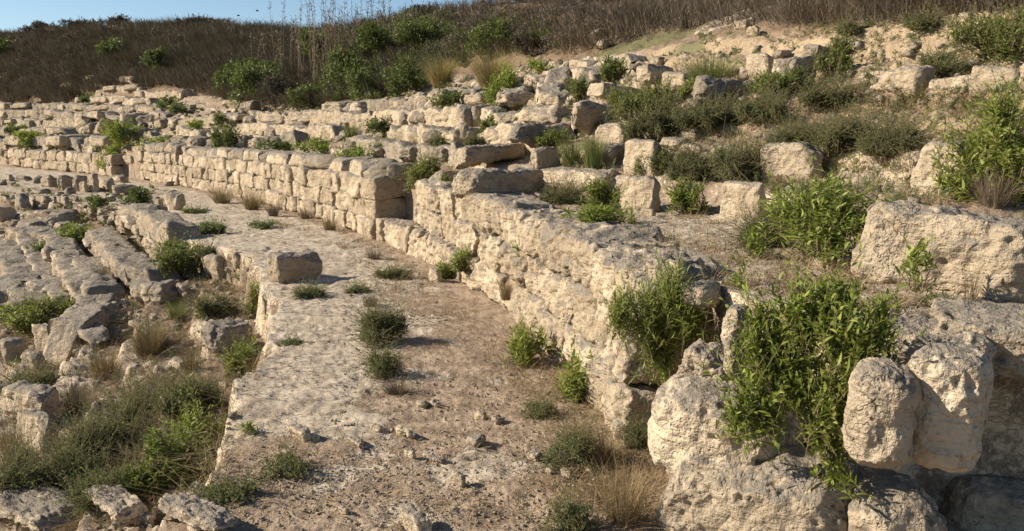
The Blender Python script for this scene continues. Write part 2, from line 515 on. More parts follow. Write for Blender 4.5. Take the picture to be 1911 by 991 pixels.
# ------------------------------------------------------------------ foliage
def leaf_faces(B, Dn, S, Lg, Wd, bend=0.15, quality=1):
    """lance-shaped leaves: base B, direction Dn, side S (all n x 3), length and width arrays"""
    n = len(B)
    Nn = np.cross(Dn, S)
    Lg = Lg[:, None]; Wd = Wd[:, None]
    if quality:
        v0 = B
        v1 = B + Dn * Lg * 0.40 + S * Wd * 0.5 + Nn * Wd * 0.18
        v2 = B + Dn * Lg * 0.40 - S * Wd * 0.5 + Nn * Wd * 0.18
        v3 = B + Dn * Lg * 0.74 + S * Wd * 0.36 + Nn * (Wd * 0.1 - Lg * bend * 0.4)
        v4 = B + Dn * Lg * 0.74 - S * Wd * 0.36 + Nn * (Wd * 0.1 - Lg * bend * 0.4)
        v5 = B + Dn * Lg - Nn * Lg * bend
        m = B + Dn * Lg * 0.45
        V = np.stack([v0, v1, v2, v3, v4, v5], 1).reshape(-1, 3)
        i = (np.arange(n) * 6)[:, None]
        Q = i + np.array([[1, 3, 4, 2]])
        T = np.vstack([i + np.array([[0, 1, 2]]), i + np.array([[3, 5, 4]])])
        return V, Q, T
    V = np.stack([B, B + Dn * Lg * 0.5 + S * Wd * 0.5, B + Dn * Lg - Nn * Lg * bend, B + Dn * Lg * 0.5 - S * Wd * 0.5], 1).reshape(-1, 3)
    i = (np.arange(n) * 4)[:, None]
    return V, i + np.array([[0, 1, 2, 3]]), np.zeros((0, 3), int)

def unit(a):
    return a / np.maximum(np.linalg.norm(a, axis=-1, keepdims=True), 1e-9)

def tubes(P, R):
    """three-sided stems: P is stems x points x 3, R radius per point"""
    ns, npt = P.shape[:2]
    T = np.zeros_like(P); T[:, :-1] = P[:, 1:] - P[:, :-1]; T[:, -1] = T[:, -2]; T = unit(T)
    A = unit(np.cross(T, np.array([0.31, 0.87, 0.2]))); Bv = np.cross(T, A)
    rings = []
    for k in range(3):
        a = k * 2 * math.pi / 3
        rings.append(P + (A * math.cos(a) + Bv * math.sin(a)) * R[None, :, None])
    V = np.stack(rings, 2).reshape(-1, 3)
    base = (np.arange(ns) * npt * 3)[:, None, None, None] + (np.arange(npt - 1) * 3)[None, :, None, None]
    k = np.arange(3)[None, None, :, None]
    off = np.concatenate([k, (k + 1) % 3, (k + 1) % 3 + 3, k + 3], 3)
    return V, (base + off).reshape(-1, 4)

def gen_bush(rs, w, d, h, shoots, leaves, sh_len, leaf_l, leaf_w, quality=0, up=0.8, ang=0.8, lobes=None, stem_r=0.004, nl=None, flat=1.0, loose=0.0):
    """bush of short leafy shoots filling a handful of uneven lobes; fits a w x d x h box"""
    tint = 1
    if lobes is None:
        k = nl or rs.randint(5, 10)
        th = rs.uniform(0, 6.28) + np.arange(k) * 2.4 + rs.uniform(-.5, .5, k); r = np.sqrt((np.arange(k) + 0.2) / k) * rs.uniform(0.20, 0.36, k)
        rx = rs.uniform(0.13, 0.25, k); rz = rs.uniform(0.20, 0.36, k)
        cz = rs.uniform(0.28, 0.70, k) * (1 - 1.6 * r ** 2)
        if flat < 1: r = r * 1.25; cz = cz * flat; rz = rz * flat; rx = rx * rs.uniform(.6, 1.25, k)
        lob = np.column_stack([r * np.cos(th), r * np.sin(th), cz, rx, rx, rz])
        root = np.zeros((k, 3)); root[:, :2] = lob[:, :2] * 0.35
    else:
        lob = np.array([[l[0], l[4] if len(l) > 4 else rs.uniform(-0.12, 0.12), l[1], l[2], max(l[2], .15), l[3]] for l in lobes])
        k = len(lob); root = lob[:, :3] * np.array([.6, 1, .75]); root[:, 2] = np.maximum(lob[:, 2] - lob[:, 5], 0)
        root[:, 1] += 0.1
    S = np.array([w, d, h])
    vol = lob[:, 3] * lob[:, 5]
    i = rs.choice(k, shoots, p=vol / vol.sum())
    u = unit(rs.normal(size=(shoots, 3)) + np.array([0, 0, 0.25]))
    p = lob[i, :3] + u * lob[i, 3:] * (rs.uniform(0.12, 1, (shoots, 1)) ** 0.45)
    p[:, 2] = np.maximum(p[:, 2], 0.03)
    dr = unit(u * np.array([1, 1, 0.7]) * 0.9 + np.array([0, 0, up]) + rs.normal(0, 0.35, (shoots, 3)))
    tip = p * S
    Ls = sh_len * rs.uniform(0.6, 1.25, shoots)[:, None]
    b = tip - dr * Ls
    if loose:
        q_ = rs.uniform(size=(shoots, 1)) < loose
        tip = np.where(q_, tip + dr * Ls * rs.uniform(0.6, 1.8, (shoots, 1)), tip)
    npt = 4
    t = np.linspace(0, 1, npt)[None, :, None]
    C = b[:, None] * (1 - t) + tip[:, None] * t + (rs.normal(0, 0.06, (shoots, 1, 3)) * Ls[:, None]) * (t * (1 - t)) * 4
    C[:, :, 2] = np.maximum(C[:, :, 2], 0.01)
    nm = min(shoots, 60)
    j = rs.choice(shoots, nm, replace=False)
    M = root[i[j]][:, None] * S * (1 - t) + b[j][:, None] * t
    M[:, 1:3] += rs.normal(0, 0.03, (nm, 2, 3)) * h
    M[:, :, 2] = np.maximum(M[:, :, 2], 0.0)
    v1, q1 = tubes(C, np.linspace(0.8, 0.35, npt) * stem_r); v2, q2 = tubes(M, np.linspace(1.5, 0.8, npt) * stem_r)
    st = (np.vstack([v1, v2]), np.vstack([q1, q2 + len(v1)]))
    tt = np.clip(0.05 + 0.95 * (np.arange(leaves)[None] + rs.uniform(0.2, 0.9, (shoots, leaves))) / leaves, 0, 0.999)
    kk = np.minimum((tt * (npt - 1)).astype(int), npt - 2); f = tt * (npt - 1) - kk
    si = np.arange(shoots)[:, None]
    B = C[si, kk] * (1 - f[..., None]) + C[si, kk + 1] * f[..., None]
    T = unit(C[si, kk + 1] - C[si, kk])
    az = (np.arange(leaves) * 2.4)[None] + rs.uniform(0, 6.28, (shoots, 1)) + rs.uniform(-0.5, 0.5, (shoots, leaves))
    A = unit(np.cross(T, rs.normal(0, 1, (shoots, 1, 3)))); Bv = np.cross(T, A)
    O = A * np.cos(az)[..., None] + Bv * np.sin(az)[..., None]
    an = ang * (1.25 - 0.75 * tt) * rs.uniform(0.7, 1.3, (shoots, leaves))
    Dn = unit(T * np.cos(an)[..., None] + O * np.sin(an)[..., None])
    Sd = unit(np.cross(T, O))
    Lg = leaf_l * rs.uniform(0.4, 1.3, (shoots, leaves)) * (1.1 - 0.4 * tt) * rs.uniform(0.75, 1.2, (shoots, 1))
    Wd = leaf_w * rs.uniform(0.7, 1.25, (shoots, leaves)) * (1.05 - 0.25 * tt)
    r = lambda a: a.reshape(-1, *a.shape[2:])
    return leaf_faces(r(B), r(Dn), r(Sd), r(Lg), r(Wd), 0.15, quality), st

def gen_blades(rs, w, d, h, nb, bw, lean=0.5, curve=0.35, base_r=0.25):
    """grass tuft: thin curved blades"""
    th = rs.uniform(0, 6.28, nb); rr = np.sqrt(rs.uniform(0, 1, nb))
    b = np.stack([rr * np.cos(th) * base_r * w, rr * np.sin(th) * base_r * d, np.zeros(nb)], 1)
    a = th + rs.normal(0, 0.6, nb)
    L_ = h * rs.uniform(0.5, 1.05, nb)
    ln = rs.uniform(0.05, lean, nb)
    out = np.stack([np.cos(a) * w, np.sin(a) * d, np.zeros(nb)], 1) * ln[:, None]
    npt = 4
    Vs = []
    side = unit(np.stack([-np.sin(a + rs.normal(0, .8, nb)), np.cos(a), np.zeros(nb)], 1))
    for j in range(npt):
        t = j / (npt - 1)
        c = b + out * (t + curve * t * t) + np.array([0, 0, 1]) * (L_ * (t - 0.28 * curve * t * t))[:, None]
        wd = bw * (1 - 0.85 * t) * 0.5
        Vs += [c - side * wd, c + side * wd]
    V = np.stack(Vs, 1).reshape(-1, 3)
    i = (np.arange(nb) * npt * 2)[:, None, None]
    Q = (i + (np.arange(npt - 1) * 2)[None, :, None] + np.array([0, 1, 3, 2])[None, None]).reshape(-1, 4)
    return (V, Q, np.zeros((0, 3), int)), None

ORD = ['first', 'second', 'third', 'fourth', 'fifth', 'sixth', 'seventh', 'eighth', 'ninth', 'tenth', 'eleventh', 'twelfth', 'thirteenth',
       'fourteenth', 'fifteenth', 'sixteenth', 'seventeenth', 'eighteenth', 'nineteenth', 'twentieth']

def ledge(name, pts, h, depth, label, cat, mat, grp=None, seed=0, gap=0.35, back=0.1):
    """one continuous worn rock ledge along the ground points pts (front foot of the ledge)"""
    pts = np.asarray(pts, float)[:, :2]
    sg = np.linalg.norm(np.diff(pts, axis=0), axis=1); ac = np.concatenate([[0], np.cumsum(sg)])
    n = int(np.clip(ac[-1] / 0.07, 24, 420))
    t = np.linspace(0, ac[-1], n)
    C = np.stack([np.interp(t, ac, pts[:, 0]), np.interp(t, ac, pts[:, 1])], 1)
    for _ in range(6): C[1:-1] = 0.5 * C[1:-1] + 0.25 * (C[:-2] + C[2:])
    T = unit(np.gradient(C, axis=0)); Nn = np.stack([T[:, 1], -T[:, 0]], 1)
    if (Nn[n // 2] @ unit(C[n // 2][None])[0]) < 0: Nn = -Nn            # towards the back, away from the viewer
    m = 22
    a = np.linspace(0, 1, m)
    # profile: front foot, up the face, over the top, down behind
    px = np.interp(a, [0, .40, .5, .88, 1], [-0.02, 0.0, 0.06, 0.94, 1.0]) * depth
    pz = np.interp(a, [0, .40, .5, .88, 1], [-0.5, 0.86, 1.0, 0.95, -0.4]) * h
    g = ground(C + Nn * 0.05)
    P = np.zeros((n, m, 3))
    P[:, :, :2] = C[:, None] + Nn[:, None] * (px[None, :, None] - back)
    P[:, :, 2] = g[:, None] + pz[None]
    Q = P.reshape(-1, 3)
    nr = np.concatenate([np.repeat(-Nn[:, None], m, 1), np.full((n, m, 1), 0.45)], 2).reshape(-1, 3)
    so = np.array([seed * 3.7, seed * 1.3, 0])
    d = fbm(Q + so, 1.4, 3, 61) * 0.45 + (0.4 - np.abs(fbm((Q + so) * np.array([1, 1, 2.2]), 3.2, 3, 62))) * 0.35 + fbm((Q + so) * np.array([1, 1, 5]), 5.0, 3, 63) * 0.22
    Q = Q + unit(nr) * (d * (0.55 * h + 0.12))[:, None]
    Q[:, 2] += (fbm(Q + so, 2.2, 3, 65) * 0.10 + fbm(Q + so, 7.0, 2, 66) * 0.035) * np.tile(np.clip(pz / h, 0, 1), n)
    hole = 0.8 * sstep(0.2, gap + 0.3, fbm(np.column_stack([C, 0 * t]) + so, 0.9, 3, 64))
    Q = Q.reshape(n, m, 3)
    Q[:, :, 2] -= (hole * h * 1.0)[:, None] * np.clip(pz / h, 0, 1)[None]
    endf = np.minimum(1, np.minimum(np.arange(n), np.arange(n)[::-1]) / 3.0)
    Q[:, :, 2] -= ((1 - endf) * h)[:, None]
    idx = np.arange(n * m).reshape(n, m)
    F = np.stack([idx[:-1, :-1], idx[:-1, 1:], idx[1:, 1:], idx[1:, :-1]], -1).reshape(-1, 4)
    o0 = np.array([C[0, 0], C[0, 1], g[0]])
    e1, e2 = Q[0, 1] - Q[0, 0], Q[1, 0] - Q[0, 0]
    if np.cross(e2, e1) @ np.array([-Nn[0, 0], -Nn[0, 1], 0]) < 0: F = F[:, ::-1]
    o = mesh_obj(name, Q.reshape(-1, 3) - o0, F, mat, smooth=True)
    o.location = o0
    tag(o, label, cat, grp)
    return o
# ------------------------------------------------------------------ the ground sheet
BLOBS = []
def blob(field, P, px, py, rx, ry, amt=1.0, rot=0.0):
    BLOBS.append((field, px, py, rx, ry, amt))
def lay_blobs(P):
    q = hit([b[1] for b in BLOBS], [b[2] for b in BLOBS])
    for (f, px, py, rx, ry, amt), c in zip(BLOBS, q):
        d = ((P[:, 0] - c[0]) / rx) ** 2 + ((P[:, 1] - c[1]) / ry) ** 2
        i = np.where(d < 9)[0]
        f[i] += amt * np.exp(-d[i])

def build_ground():
    a_in = np.radians(np.arange(-37.5, 37.51, 0.13))
    a_l = np.radians(np.concatenate([np.arange(-180, -70, 5), np.arange(-70, -37.6, 0.6)]))
    a_r = np.radians(np.concatenate([np.arange(37.9, 70, 0.6), np.arange(70, 180.1, 5)]))
    az = np.concatenate([a_l, a_in, a_r])
    rr = [0.4]
    while rr[-1] < 130: rr.append(rr[-1] * (1.028 if rr[-1] < 3 else (1.0052 if rr[-1] < 30 else 1.009)) + 0.001)
    rr = np.array(rr + [160, 220, 320, 600, 1200])
    R, A = np.meshgrid(rr, az, indexing='ij')
    P = np.column_stack([(R * np.sin(A)).ravel(), (R * np.cos(A)).ravel()])
    z, s, sl = ground(P, True)
    x, y = P[:, 0], P[:, 1]
    P3 = np.column_stack([P, np.zeros(len(P))])
    dist = R.ravel()
    f1 = fbm(P3, 0.55, 4, 21); f2 = fbm(P3, 2.4, 4, 22); f3 = fbm(P3, 9.0, 3, 23); f4 = fbm(P3, 26.0, 3, 24)
    walk = (s < 0.6) & (sl > 0)
    # what lies where
    rock = np.zeros(len(P)); soil = np.zeros(len(P)); dry = np.zeros(len(P)); grn = np.zeros(len(P))
    near_lip = 1 - sstep(1.0, 1.9, sl + 0.5 * f1)
    rk_walk = np.maximum(near_lip, 0.72 * sstep(10.5, 14.5, y) * (1 - sstep(-0.9, -0.1, s)) + 0.12)
    rk_walk = np.where(y < 6.1 + 0.5 * f1, np.minimum(rk_walk, 0.22), rk_walk)
    rock = np.where(walk, rk_walk, rock)
    low = (sl <= 0) & (s < 0.6)
    kf = np.maximum(0, -sl) / 1.05; kf = kf - np.floor(kf)
    rock = np.where(low, 0.10 + 0.25 * f1 + 0.42 * np.maximum(sstep(0.45, 0.85, kf), 1 - sstep(0.1, 0.2, kf)), rock)
    dry = np.where(low, 0.52 + 0.3 * f2, dry)
    upm = s >= 0.6
    terr = upm & (s < 2.6) & (y < 17)
    kf2 = np.maximum(0, s - np.where(y < 10, 2.3, 2.3 - 1.5 * sstep(10, 15, y))) / 0.9; kf2 = kf2 - np.floor(kf2)
    rock = np.where(upm, 0.22 + 0.12 * f1 + 0.3 * sstep(0.6, 0.8, kf2) * (s < 9) * (1 - sstep(2, 5, x)), rock)
    rock = np.where(terr, 0.50, rock)
    dry = np.where(upm & (s > 2.8), dry + 0.38 * (1 - 0.6 * sstep(4, 7, x)), dry)
    u = s - 8.5
    hill = sstep(-1.8, 0.3, u) * upm
    dry = np.where(upm, 0.40 + 0.25 * f1 + 0.55 * hill * (1 - 0.75 * sstep(2, 9, x) * (1 - sstep(10.2, 12.5, s))), dry)
    rock = np.where(upm, rock * (1 - 0.75 * hill), rock)
    blob(soil, P, 1720, 100, 2.6, 1.6, 1.1); blob(soil, P, 1620, 95, 1.8, 1.3, 1.0); blob(soil, P, 1800, 90, 1.5, 1.2, .9)
    blob(soil, P, 1700, 205, 1.5, .7, 1.1); blob(soil, P, 1600, 212, 1.2, .6, 1.0); blob(soil, P, 1830, 200, 1.4, .8, 1.1); blob(soil, P, 1890, 195, 1., .8, 1)
    blob(soil, P, 1320, 112, 1.6, 1.0, .9); blob(soil, P, 1430, 90, 1.8, 1.1, .9); blob(soil, P, 1230, 98, 1.5, 1.0, .7); blob(soil, P, 1250, 112, 1.2, .8, .7)
    blob(soil, P, 1540, 110, 1.0, .8, .8); blob(soil, P, 1500, 80, 1.6, 1.2, .7)
    for q in ((1190, 85), (1240, 75), (1290, 82), (1150, 90)): blob(grn, P, *q, 1.6, .8, .8)
    blob(rock, P, 1650, 330, .8, .5, .8); blob(rock, P, 1500, 345, .7, .5, .9); blob(rock, P, 1600, 300, .6, .4, .7); blob(rock, P, 1250, 440, .6, .4, .5)
    blob(rock, P, 1300, 420, .8, .5, .4); blob(rock, P, 1320, 510, .5, .3, .5)
    for q in ((600, 800), (560, 790), (660, 790)): blob(rock, P, *q, .35, .22, .7)
    for q in ((880, 870), (850, 890), (780, 960), (900, 850)): blob(rock, P, *q, .22, .18, .75)
    for q in ((780, 600), (810, 590), (760, 620)): blob(rock, P, *q, .4, .3, .6)
    for q in ((880, 760), (940, 720), (700, 850), (820, 700), (740, 500), (800, 540), (960, 870), (620, 900), (850, 640)): blob(rock, P, *q, .38, .22, .42)
    for q in ((60, 760), (120, 720), (60, 830), (20, 800), (330, 960), (180, 690), (250, 690), (420, 610), (410, 640)): blob(rock, P, *q, .5, .4, .8)
    for q in ((150, 660), (220, 640), (300, 640), (250, 700), (160, 760), (120, 800), (60, 870)): blob(dry, P, *q, .7, .5, .5)
    for q in ((950, 640), (880, 640), (900, 700)): blob(dry, P, *q, .5, .4, .05)
    for q in ((1040, 900), (1120, 900), (1160, 940)): blob(dry, P, *q, .4, .3, .5)
    blob(rock, P, 900, 660, .5, .4, -.4); blob(rock, P, 760, 760, .6, .4, -.4)
    for q in ((1200, 20), (1300, 30), (1420, 30), (1350, 50)): blob(rock, P, *q, 1.5, 1.2, .35)
    lay_blobs(P)
    # relief
    amp = np.clip(dist / 14, 0.25, 1)
    edge_w = 1 - np.exp(-np.maximum(0, np.abs(s - 0.65)) / 0.2)
    fs = fbm(np.column_stack([(x * 0.97 + y * 0.22) * 0.75, (y * 0.97 - x * 0.22) * 3.6, 0 * x]), 0.9, 4, 31)
    k = fs * 4
    lay = (np.floor(k) + sstep(0.45, 0.9, k - np.floor(k))) / 4 - fs * 0.6
    fc = fbm(np.column_stack([(x * 0.97 + y * 0.22) * 0.35, (y * 0.97 - x * 0.22) * 1.3, 0 * x + 3]), 1.0, 4, 33)
    crack = (1 - sstep(0.0, 0.035, np.abs(fc))) * sstep(-0.1, 0.2, f2)
    rk = sstep(0.38, 0.62, rock + 0.4 * f2)
    z = z + edge_w * (0.035 * f2 * amp + 0.016 * f3 + rk * (0.06 * lay * np.where(low | walk, 1, 0.7) + 0.008 * f3 + 0.012 * f4 - 0.05 * crack) + (1 - rk) * 0.012 * f4)
    z = z + np.where(low, 0.14 * f2 + 0.10 * np.abs(f3) * rk, 0) * np.clip(-sl * 2, 0, 1)
    z = z + hill * (0.35 * f1 + 0.12 * f2) * np.clip(u / 2, 0, 1)
    z = z + np.where(upm, 0.05 * f2 + 0.03 * f3, 0) * sstep(2.3, 3.0, s)
    sb = sstep(0.5, 0.9, soil)
    z = z + sb * (0.02 * f3 + 0.10 * f1 - 0.05 * np.abs(f2))
    nr, na = R.shape
    idx = np.arange(nr * na).reshape(nr, na)
    Fq = np.stack([idx[:-1, :-1], idx[:-1, 1:], idx[1:, 1:], idx[1:, :-1]], -1).reshape(-1, 4)[:, ::-1]
    o = mesh_obj('ground', np.column_stack([P, z]), Fq, M_GROUND, smooth=True)
    for n_, f in (('rock', rock), ('soil', soil), ('dry', dry), ('green', grn)):
        at = o.data.attributes.new(n_, 'FLOAT', 'POINT')
        at.data.foreach_set('value', f.astype(np.float32))
    tag(o, 'dusty stepped ground of soil and worn bedrock', 'ground', kind='structure')
    return o
build_ground()

# ------------------------------------------------------------------ the podium wall
_seg = np.linalg.norm(np.diff(WALL, axis=0), axis=1)
_acc = np.concatenate([[0], np.cumsum(_seg)])
def along(t):
    t = np.clip(t, 0, _acc[-1] - 1e-6)
    i = min(int(np.searchsorted(_acc, t, 'right')) - 1, len(_seg) - 1)
    e = (WALL[i + 1] - WALL[i]) / _seg[i]
    f = (t - _acc[i]) / _seg[i]
    # smooth the heading
    return WALL[i] + e * (t - _acc[i]), e
def param_at(p):
    best = None
    for i in range(len(_seg)):
        e = (WALL[i + 1] - WALL[i]) / _seg[i]
        t = float(np.clip((np.array(p) - WALL[i]) @ e, 0, _seg[i]))
        d = np.linalg.norm(WALL[i] + e * t - p)
        if best is None or d < best[0]: best = (d, _acc[i] + t)
    return best[1]
def at_px(px, py):
    return param_at(hit(px, py)[0][:2])

def course(parent, name, t0, t1, z0, h, depth, setback, lmin, lmax, rs, mat, n, kids, skip=(), pits=0.0, rnd=0.14):
    t = t0
    while t < t1 - 0.12:
        ln = rs.uniform(lmin, lmax) * (1.45 if math.hypot(*along(t)[0]) < 11 else 1.0)
        if t1 - t - ln < lmin * 0.6: ln = t1 - t
        c, e = along(t + ln / 2)
        c2, e2 = along(t + ln * 0.85); c1, e1 = along(t + ln * 0.15)
        e = unit(c2 - c1) if np.linalg.norm(c2 - c1) > 1e-6 else e
        inward = np.array([e[1], -e[0]])             # into the bank
        dist = math.hypot(*c)
        nn = int(np.clip(n * 12 / max(dist, 4), 9, n))
        nr_ = dist < 12.5
        P, Fq = stone_shape(ln * (1.03 if nr_ else 1.07), depth, h * (1.06 if nr_ else 1.10), int(rs.randint(1, 10 ** 6)), nn, rnd=0.20 if nr_ else rnd, rough=0.9, chips=4, pits=pits if dist < 14 else 0, skew=0.02)
        P[:, 0] -= 0
        P = rotz(P, math.atan2(e[1], e[0]))
        sb_ = setback(t) if callable(setback) else setback
        pos = c + inward * (depth / 2 + sb_ + rs.uniform(-0.055, 0.05))
        P = P + np.array([pos[0], pos[1], z0 + rs.uniform(-0.02, 0.02)])
        inv = np.array([inward[0], inward[1], 0.0])
        er = fbm(P, 1.5, 3, 51) * 0.11 + (0.35 - np.abs(fbm(P * np.array([1, 1, 1.7]), 4.2, 3, 52))) * 0.06
        if dist < 16: er = er + np.maximum(0, fbm(P, 13.0, 3, 53) - 0.08) * -0.10
        kz = 1.0 if dist < 15 else 0.9
        P = P - inv * (er * kz)[:, None]
        P[:, 2] += fbm(P, 1.8, 2, 54) * 0.045 * kz
        kids.append((name, P, Fq, mat))
        t += ln
def finish_wall(name, label, kids, group='stretches of the ruined podium wall'):
    allp = np.vstack([k[1] for k in kids])
    c = np.array([allp[:, 0].mean(), allp[:, 1].mean(), allp[:, 2].min()])
    root = empty(name, c)
    for nm, P, Fq, mat in kids:
        o = mesh_obj(nm, P - c, Fq, mat, parent=root, smooth=True)
    tag(root, label, 'wall', group)
    return root
rs = np.random.RandomState(3)
tA0 = param_at((0.84, 6.05)); tN = at_px(742, 463); tB0 = at_px(708, 447); tB1 = at_px(362, 347); tC0 = at_px(352, 345); tC1 = at_px(232, 337); tD0 = at_px(205, 330); tD1 = at_px(0, 318)
k = []
course(k, 'block', tA0, tB0, -0.06, 0.50, 0.62, -0.05, 0.5, 0.95, rs, M_WALL, 34, k, pits=0.9)
course(k, 'block', tA0 + 0.1, tN + 0.12, 0.43, 0.46, 0.66, lambda t: 0.03 + 0.30 * float(sstep(tN - 3.0, tN - 0.5, t)), 0.5, 0.9, rs, M_WALL, 34, k, pits=0.9)
course(k, 'block', tA0 + 0.2, tN + 0.05, 0.88, 0.48, 0.95, lambda t: 0.06 + 0.30 * float(sstep(tN - 3.0, tN - 0.5, t)), 0.55, 1.15, rs, M_WALL, 36, k, pits=0.9)
finish_wall('retaining_wall', 'near pale wall of three pitted stone courses, from the foreground bushes to the notch', k)
k = []
course(k, 'block', tB0 + 0.05, tB1, -0.06, 0.48, 0.7, -0.16, 0.5, 0.85, rs, M_WALL, 24, k)
course(k, 'block', tB0, tB1, 0.41, 0.45, 0.85, -0.14, 0.5, 0.85, rs, M_WALL, 24, k)
course(k, 'block', tB0 - 0.05, tB1, 0.85, 0.47, 0.9, -0.13, 0.5, 0.95, rs, M_WALL, 24, k)
finish_wall('retaining_wall', 'long middle wall of neat cream courses curving away beyond the notch', k)
k = []
for z0 in (-0.06, 0.40, 0.86): course(k, 'block', tC0, tC1, z0, 0.47, 0.7, 0.0, 0.6, 1.0, rs, M_WALL, 14, k)
finish_wall('retaining_wall', 'short cream wall stretch left of the dark jog, behind the upright boulder', k)
k = []
for z0, lo in ((-0.05, 0.8), (0.5, 0.7)): course(k, 'block', tD0, tD1 + 6, z0, 0.56, 0.8, 0.0, lo, lo + .7, rs, M_WALL, 12, k)
finish_wall('retaining_wall', 'low distant wall of square blocks below the far left tiers', k)
# coping blocks lying on the middle wall
def coping(lst, desc):
    for i, (x0, x1, lab, form) in enumerate(lst):
        pass
cop = []
course(cop, 'coping_block', tB0 - 0.15, tB1 + 0.2, 1.29, 0.37, 1.0, -0.08, 0.9, 2.1, rs, M_STONE, 24, cop, rnd=0.3)
course(cop, 'coping_block', tC0, tC1, 1.31, 0.46, 0.8, 0.1, 0.8, 1.6, rs, M_STONE, 14, cop, rnd=0.3)
for i, (nm, P, Fq, mat) in enumerate(cop):
    c = np.array([P[:, 0].mean(), P[:, 1].mean(), P[:, 2].min()])
    o = mesh_obj(nm, P - c, Fq, M_STONE if i % 3 else M_GREY, smooth=True); o.location = c
    sz = np.ptp(P[:, :2], axis=0).max()
    wv = 'big shaded end block' if i == 0 else ('long weathered block' if sz > 1.25 else ('short squared block' if sz < 0.95 else 'weathered block'))
    tag(o, '%s, %s from the notch along the capping row of the long wall' % (wv, ORD[i] if i < 20 else 'number %d' % (i + 1)), 'coping stone', 'capping blocks of the long wall')

# ------------------------------------------------------------------ massive stones where the wall ends in the foreground
def massive(box, depth_m, dims, yaw, seed, label, n=48, name='boulder', z=None, **kw):
    """stone whose box centre in the photo sits depth_m away; dims W (across its face), D, H"""
    cx, cy = (box[0] + box[1]) / 2, (box[2] + box[3]) / 2
    d = ray(cx, cy)[0]
    c = d * depth_m / d[1] + np.array([0, 0, CAM_Z])
    W, D, H = dims
    W0, H0 = W, H
    for it in range(4):
        P, Fq = stone_shape(W, D, H, seed, n if it == 3 else 12, **kw)
        P = rotz(P, math.radians(yaw)); P = P - np.array([*(P[:, :2].max(0) + P[:, :2].min(0)) / 2, (P[:, 2].max() + P[:, 2].min()) / 2])
        u, v = project(P + c)
        W *= np.clip((box[1] - box[0]) / np.ptp(u), .7, 1.4); H *= np.clip((box[3] - box[2]) / np.ptp(v), .7, 1.4)
        c[0] += ((box[0] + box[1]) - (u.max() + u.min())) / 2 * depth_m / F_PX
        c[2] -= ((box[2] + box[3]) - (v.max() + v.min())) / 2 * depth_m / F_PX
    zb = P[:, 2].min()
    o = mesh_obj(name, P - np.array([0, 0, zb]), Fq, M_ROCK, smooth=True)
    o.location = c + np.array([0, 0, zb])
    tag(o, label, 'boulder' if name == 'boulder' else 'stone block')
    return o
BR = dict(rnd=0.40, rough=0.68, chips=3, pits=1.0, skew=0.06, strata=.10)
BU = dict(rnd=0.40, rough=0.62, chips=1, pits=1.0, skew=0.03, strata=.05)
BB = dict(rnd=0.27, rough=0.62, chips=2, pits=1.3, skew=0.05, strata=.06)
massive((1122, 1268, 630, 830), 6.6, (.7, .6, .8), -52, 11, 'pitted upright boulder ending the wall below the feathery bush', **BR)
massive((1208, 1500, 690, 930), 4.95, (1.0, .7, .7), -42, 23, 'broad pale boulder under the wall corner, left of the hanging bush', n=60, **BR)
massive((1224, 1470, 820, 1085), 4.78, (.7, .6, .8), -42, 31, 'bulging pale boulder with a dark hollow at the bottom edge', n=60, **BR)
massive((1320, 1640, 822, 1100), 4.6, (1.1, .8, .85), -32, 47, 'huge pitted pale boulder below the hanging bush', n=64, **BR)
massive((1572, 1722, 666, 878), 3.95, (.42, .4, .55), -30, 53, 'pitted pale block under the grey ledge, right of the hanging bush', n=60, name='stone_block', **BU)
massive((1684, 1854, 634, 886), 3.98, (.45, .45, .65), -34, 61, 'large pitted block with shaded right side beside the dark hollow', n=60, name='stone_block', **BU)
massive((1570, 1770, 872, 1090), 4.2, (.6, .5, .6), -20, 67, 'grey shadowed rock below the two pitted blocks', n=52, **BR)
massive((1600, 1856, 580, 700), 4.75, (.8, .7, .3), -8, 71, 'dark grey ledge slab in the shadow of the hanging bush', n=48, name='stone_block', rnd=.35, rough=.9, chips=4, pits=.5, strata=.2)
massive((1712, 2120, 560, 726), 4.75, (1.2, .8, .6), -22, 79, 'cream flat topped ledge block over the dark hollow, right edge', n=60, name='stone_block', **BB)
massive((1594, 1985, 374, 590), 5.9, (1.3, .8, .75), -50, 83, 'huge cream block with grey top on the terrace, right edge', n=64, name='stone_block', rnd=.24, rough=.8, chips=4, pits=.55, skew=.04)
massive((1740, 1960, 880, 1060), 4.9, (.7, .4, .5), 0, 109, 'lower dark stone in the shaded hollow, bottom right corner', n=36, **BR)
massive((1346, 1404, 566, 648), 4.7, (.22, .2, .25), -40, 89, 'rounded cream stone at the left side of the hanging bush', n=30, **BR)
massive((1350, 1398, 622, 700), 4.65, (.2, .2, .25), -40, 97, 'cream stone under the rounded cream stone beside the hanging bush', n=30, **BR)
massive((1268, 1352, 520, 580), 5.8, (.4, .35, .25), -40, 101, 'brown ledge stone on the wall edge right of the feathery bush', n=30, **BR)
massive((1262, 1392, 634, 752), 5.2, (.5, .5, .4), -42, 103, 'crumbling grey rock between the feathery and the hanging bush', n=40, rnd=.5, rough=1.4, chips=8, pits=.8, strata=.3)
massive((1168, 1330, 470, 640), 6.3, (.6, .6, .6), -48, 113, 'rough eroded rock at the top of the wall end behind the feathery bush', n=48, rnd=.4, rough=1.5, chips=6, pits=.8, strata=.25)
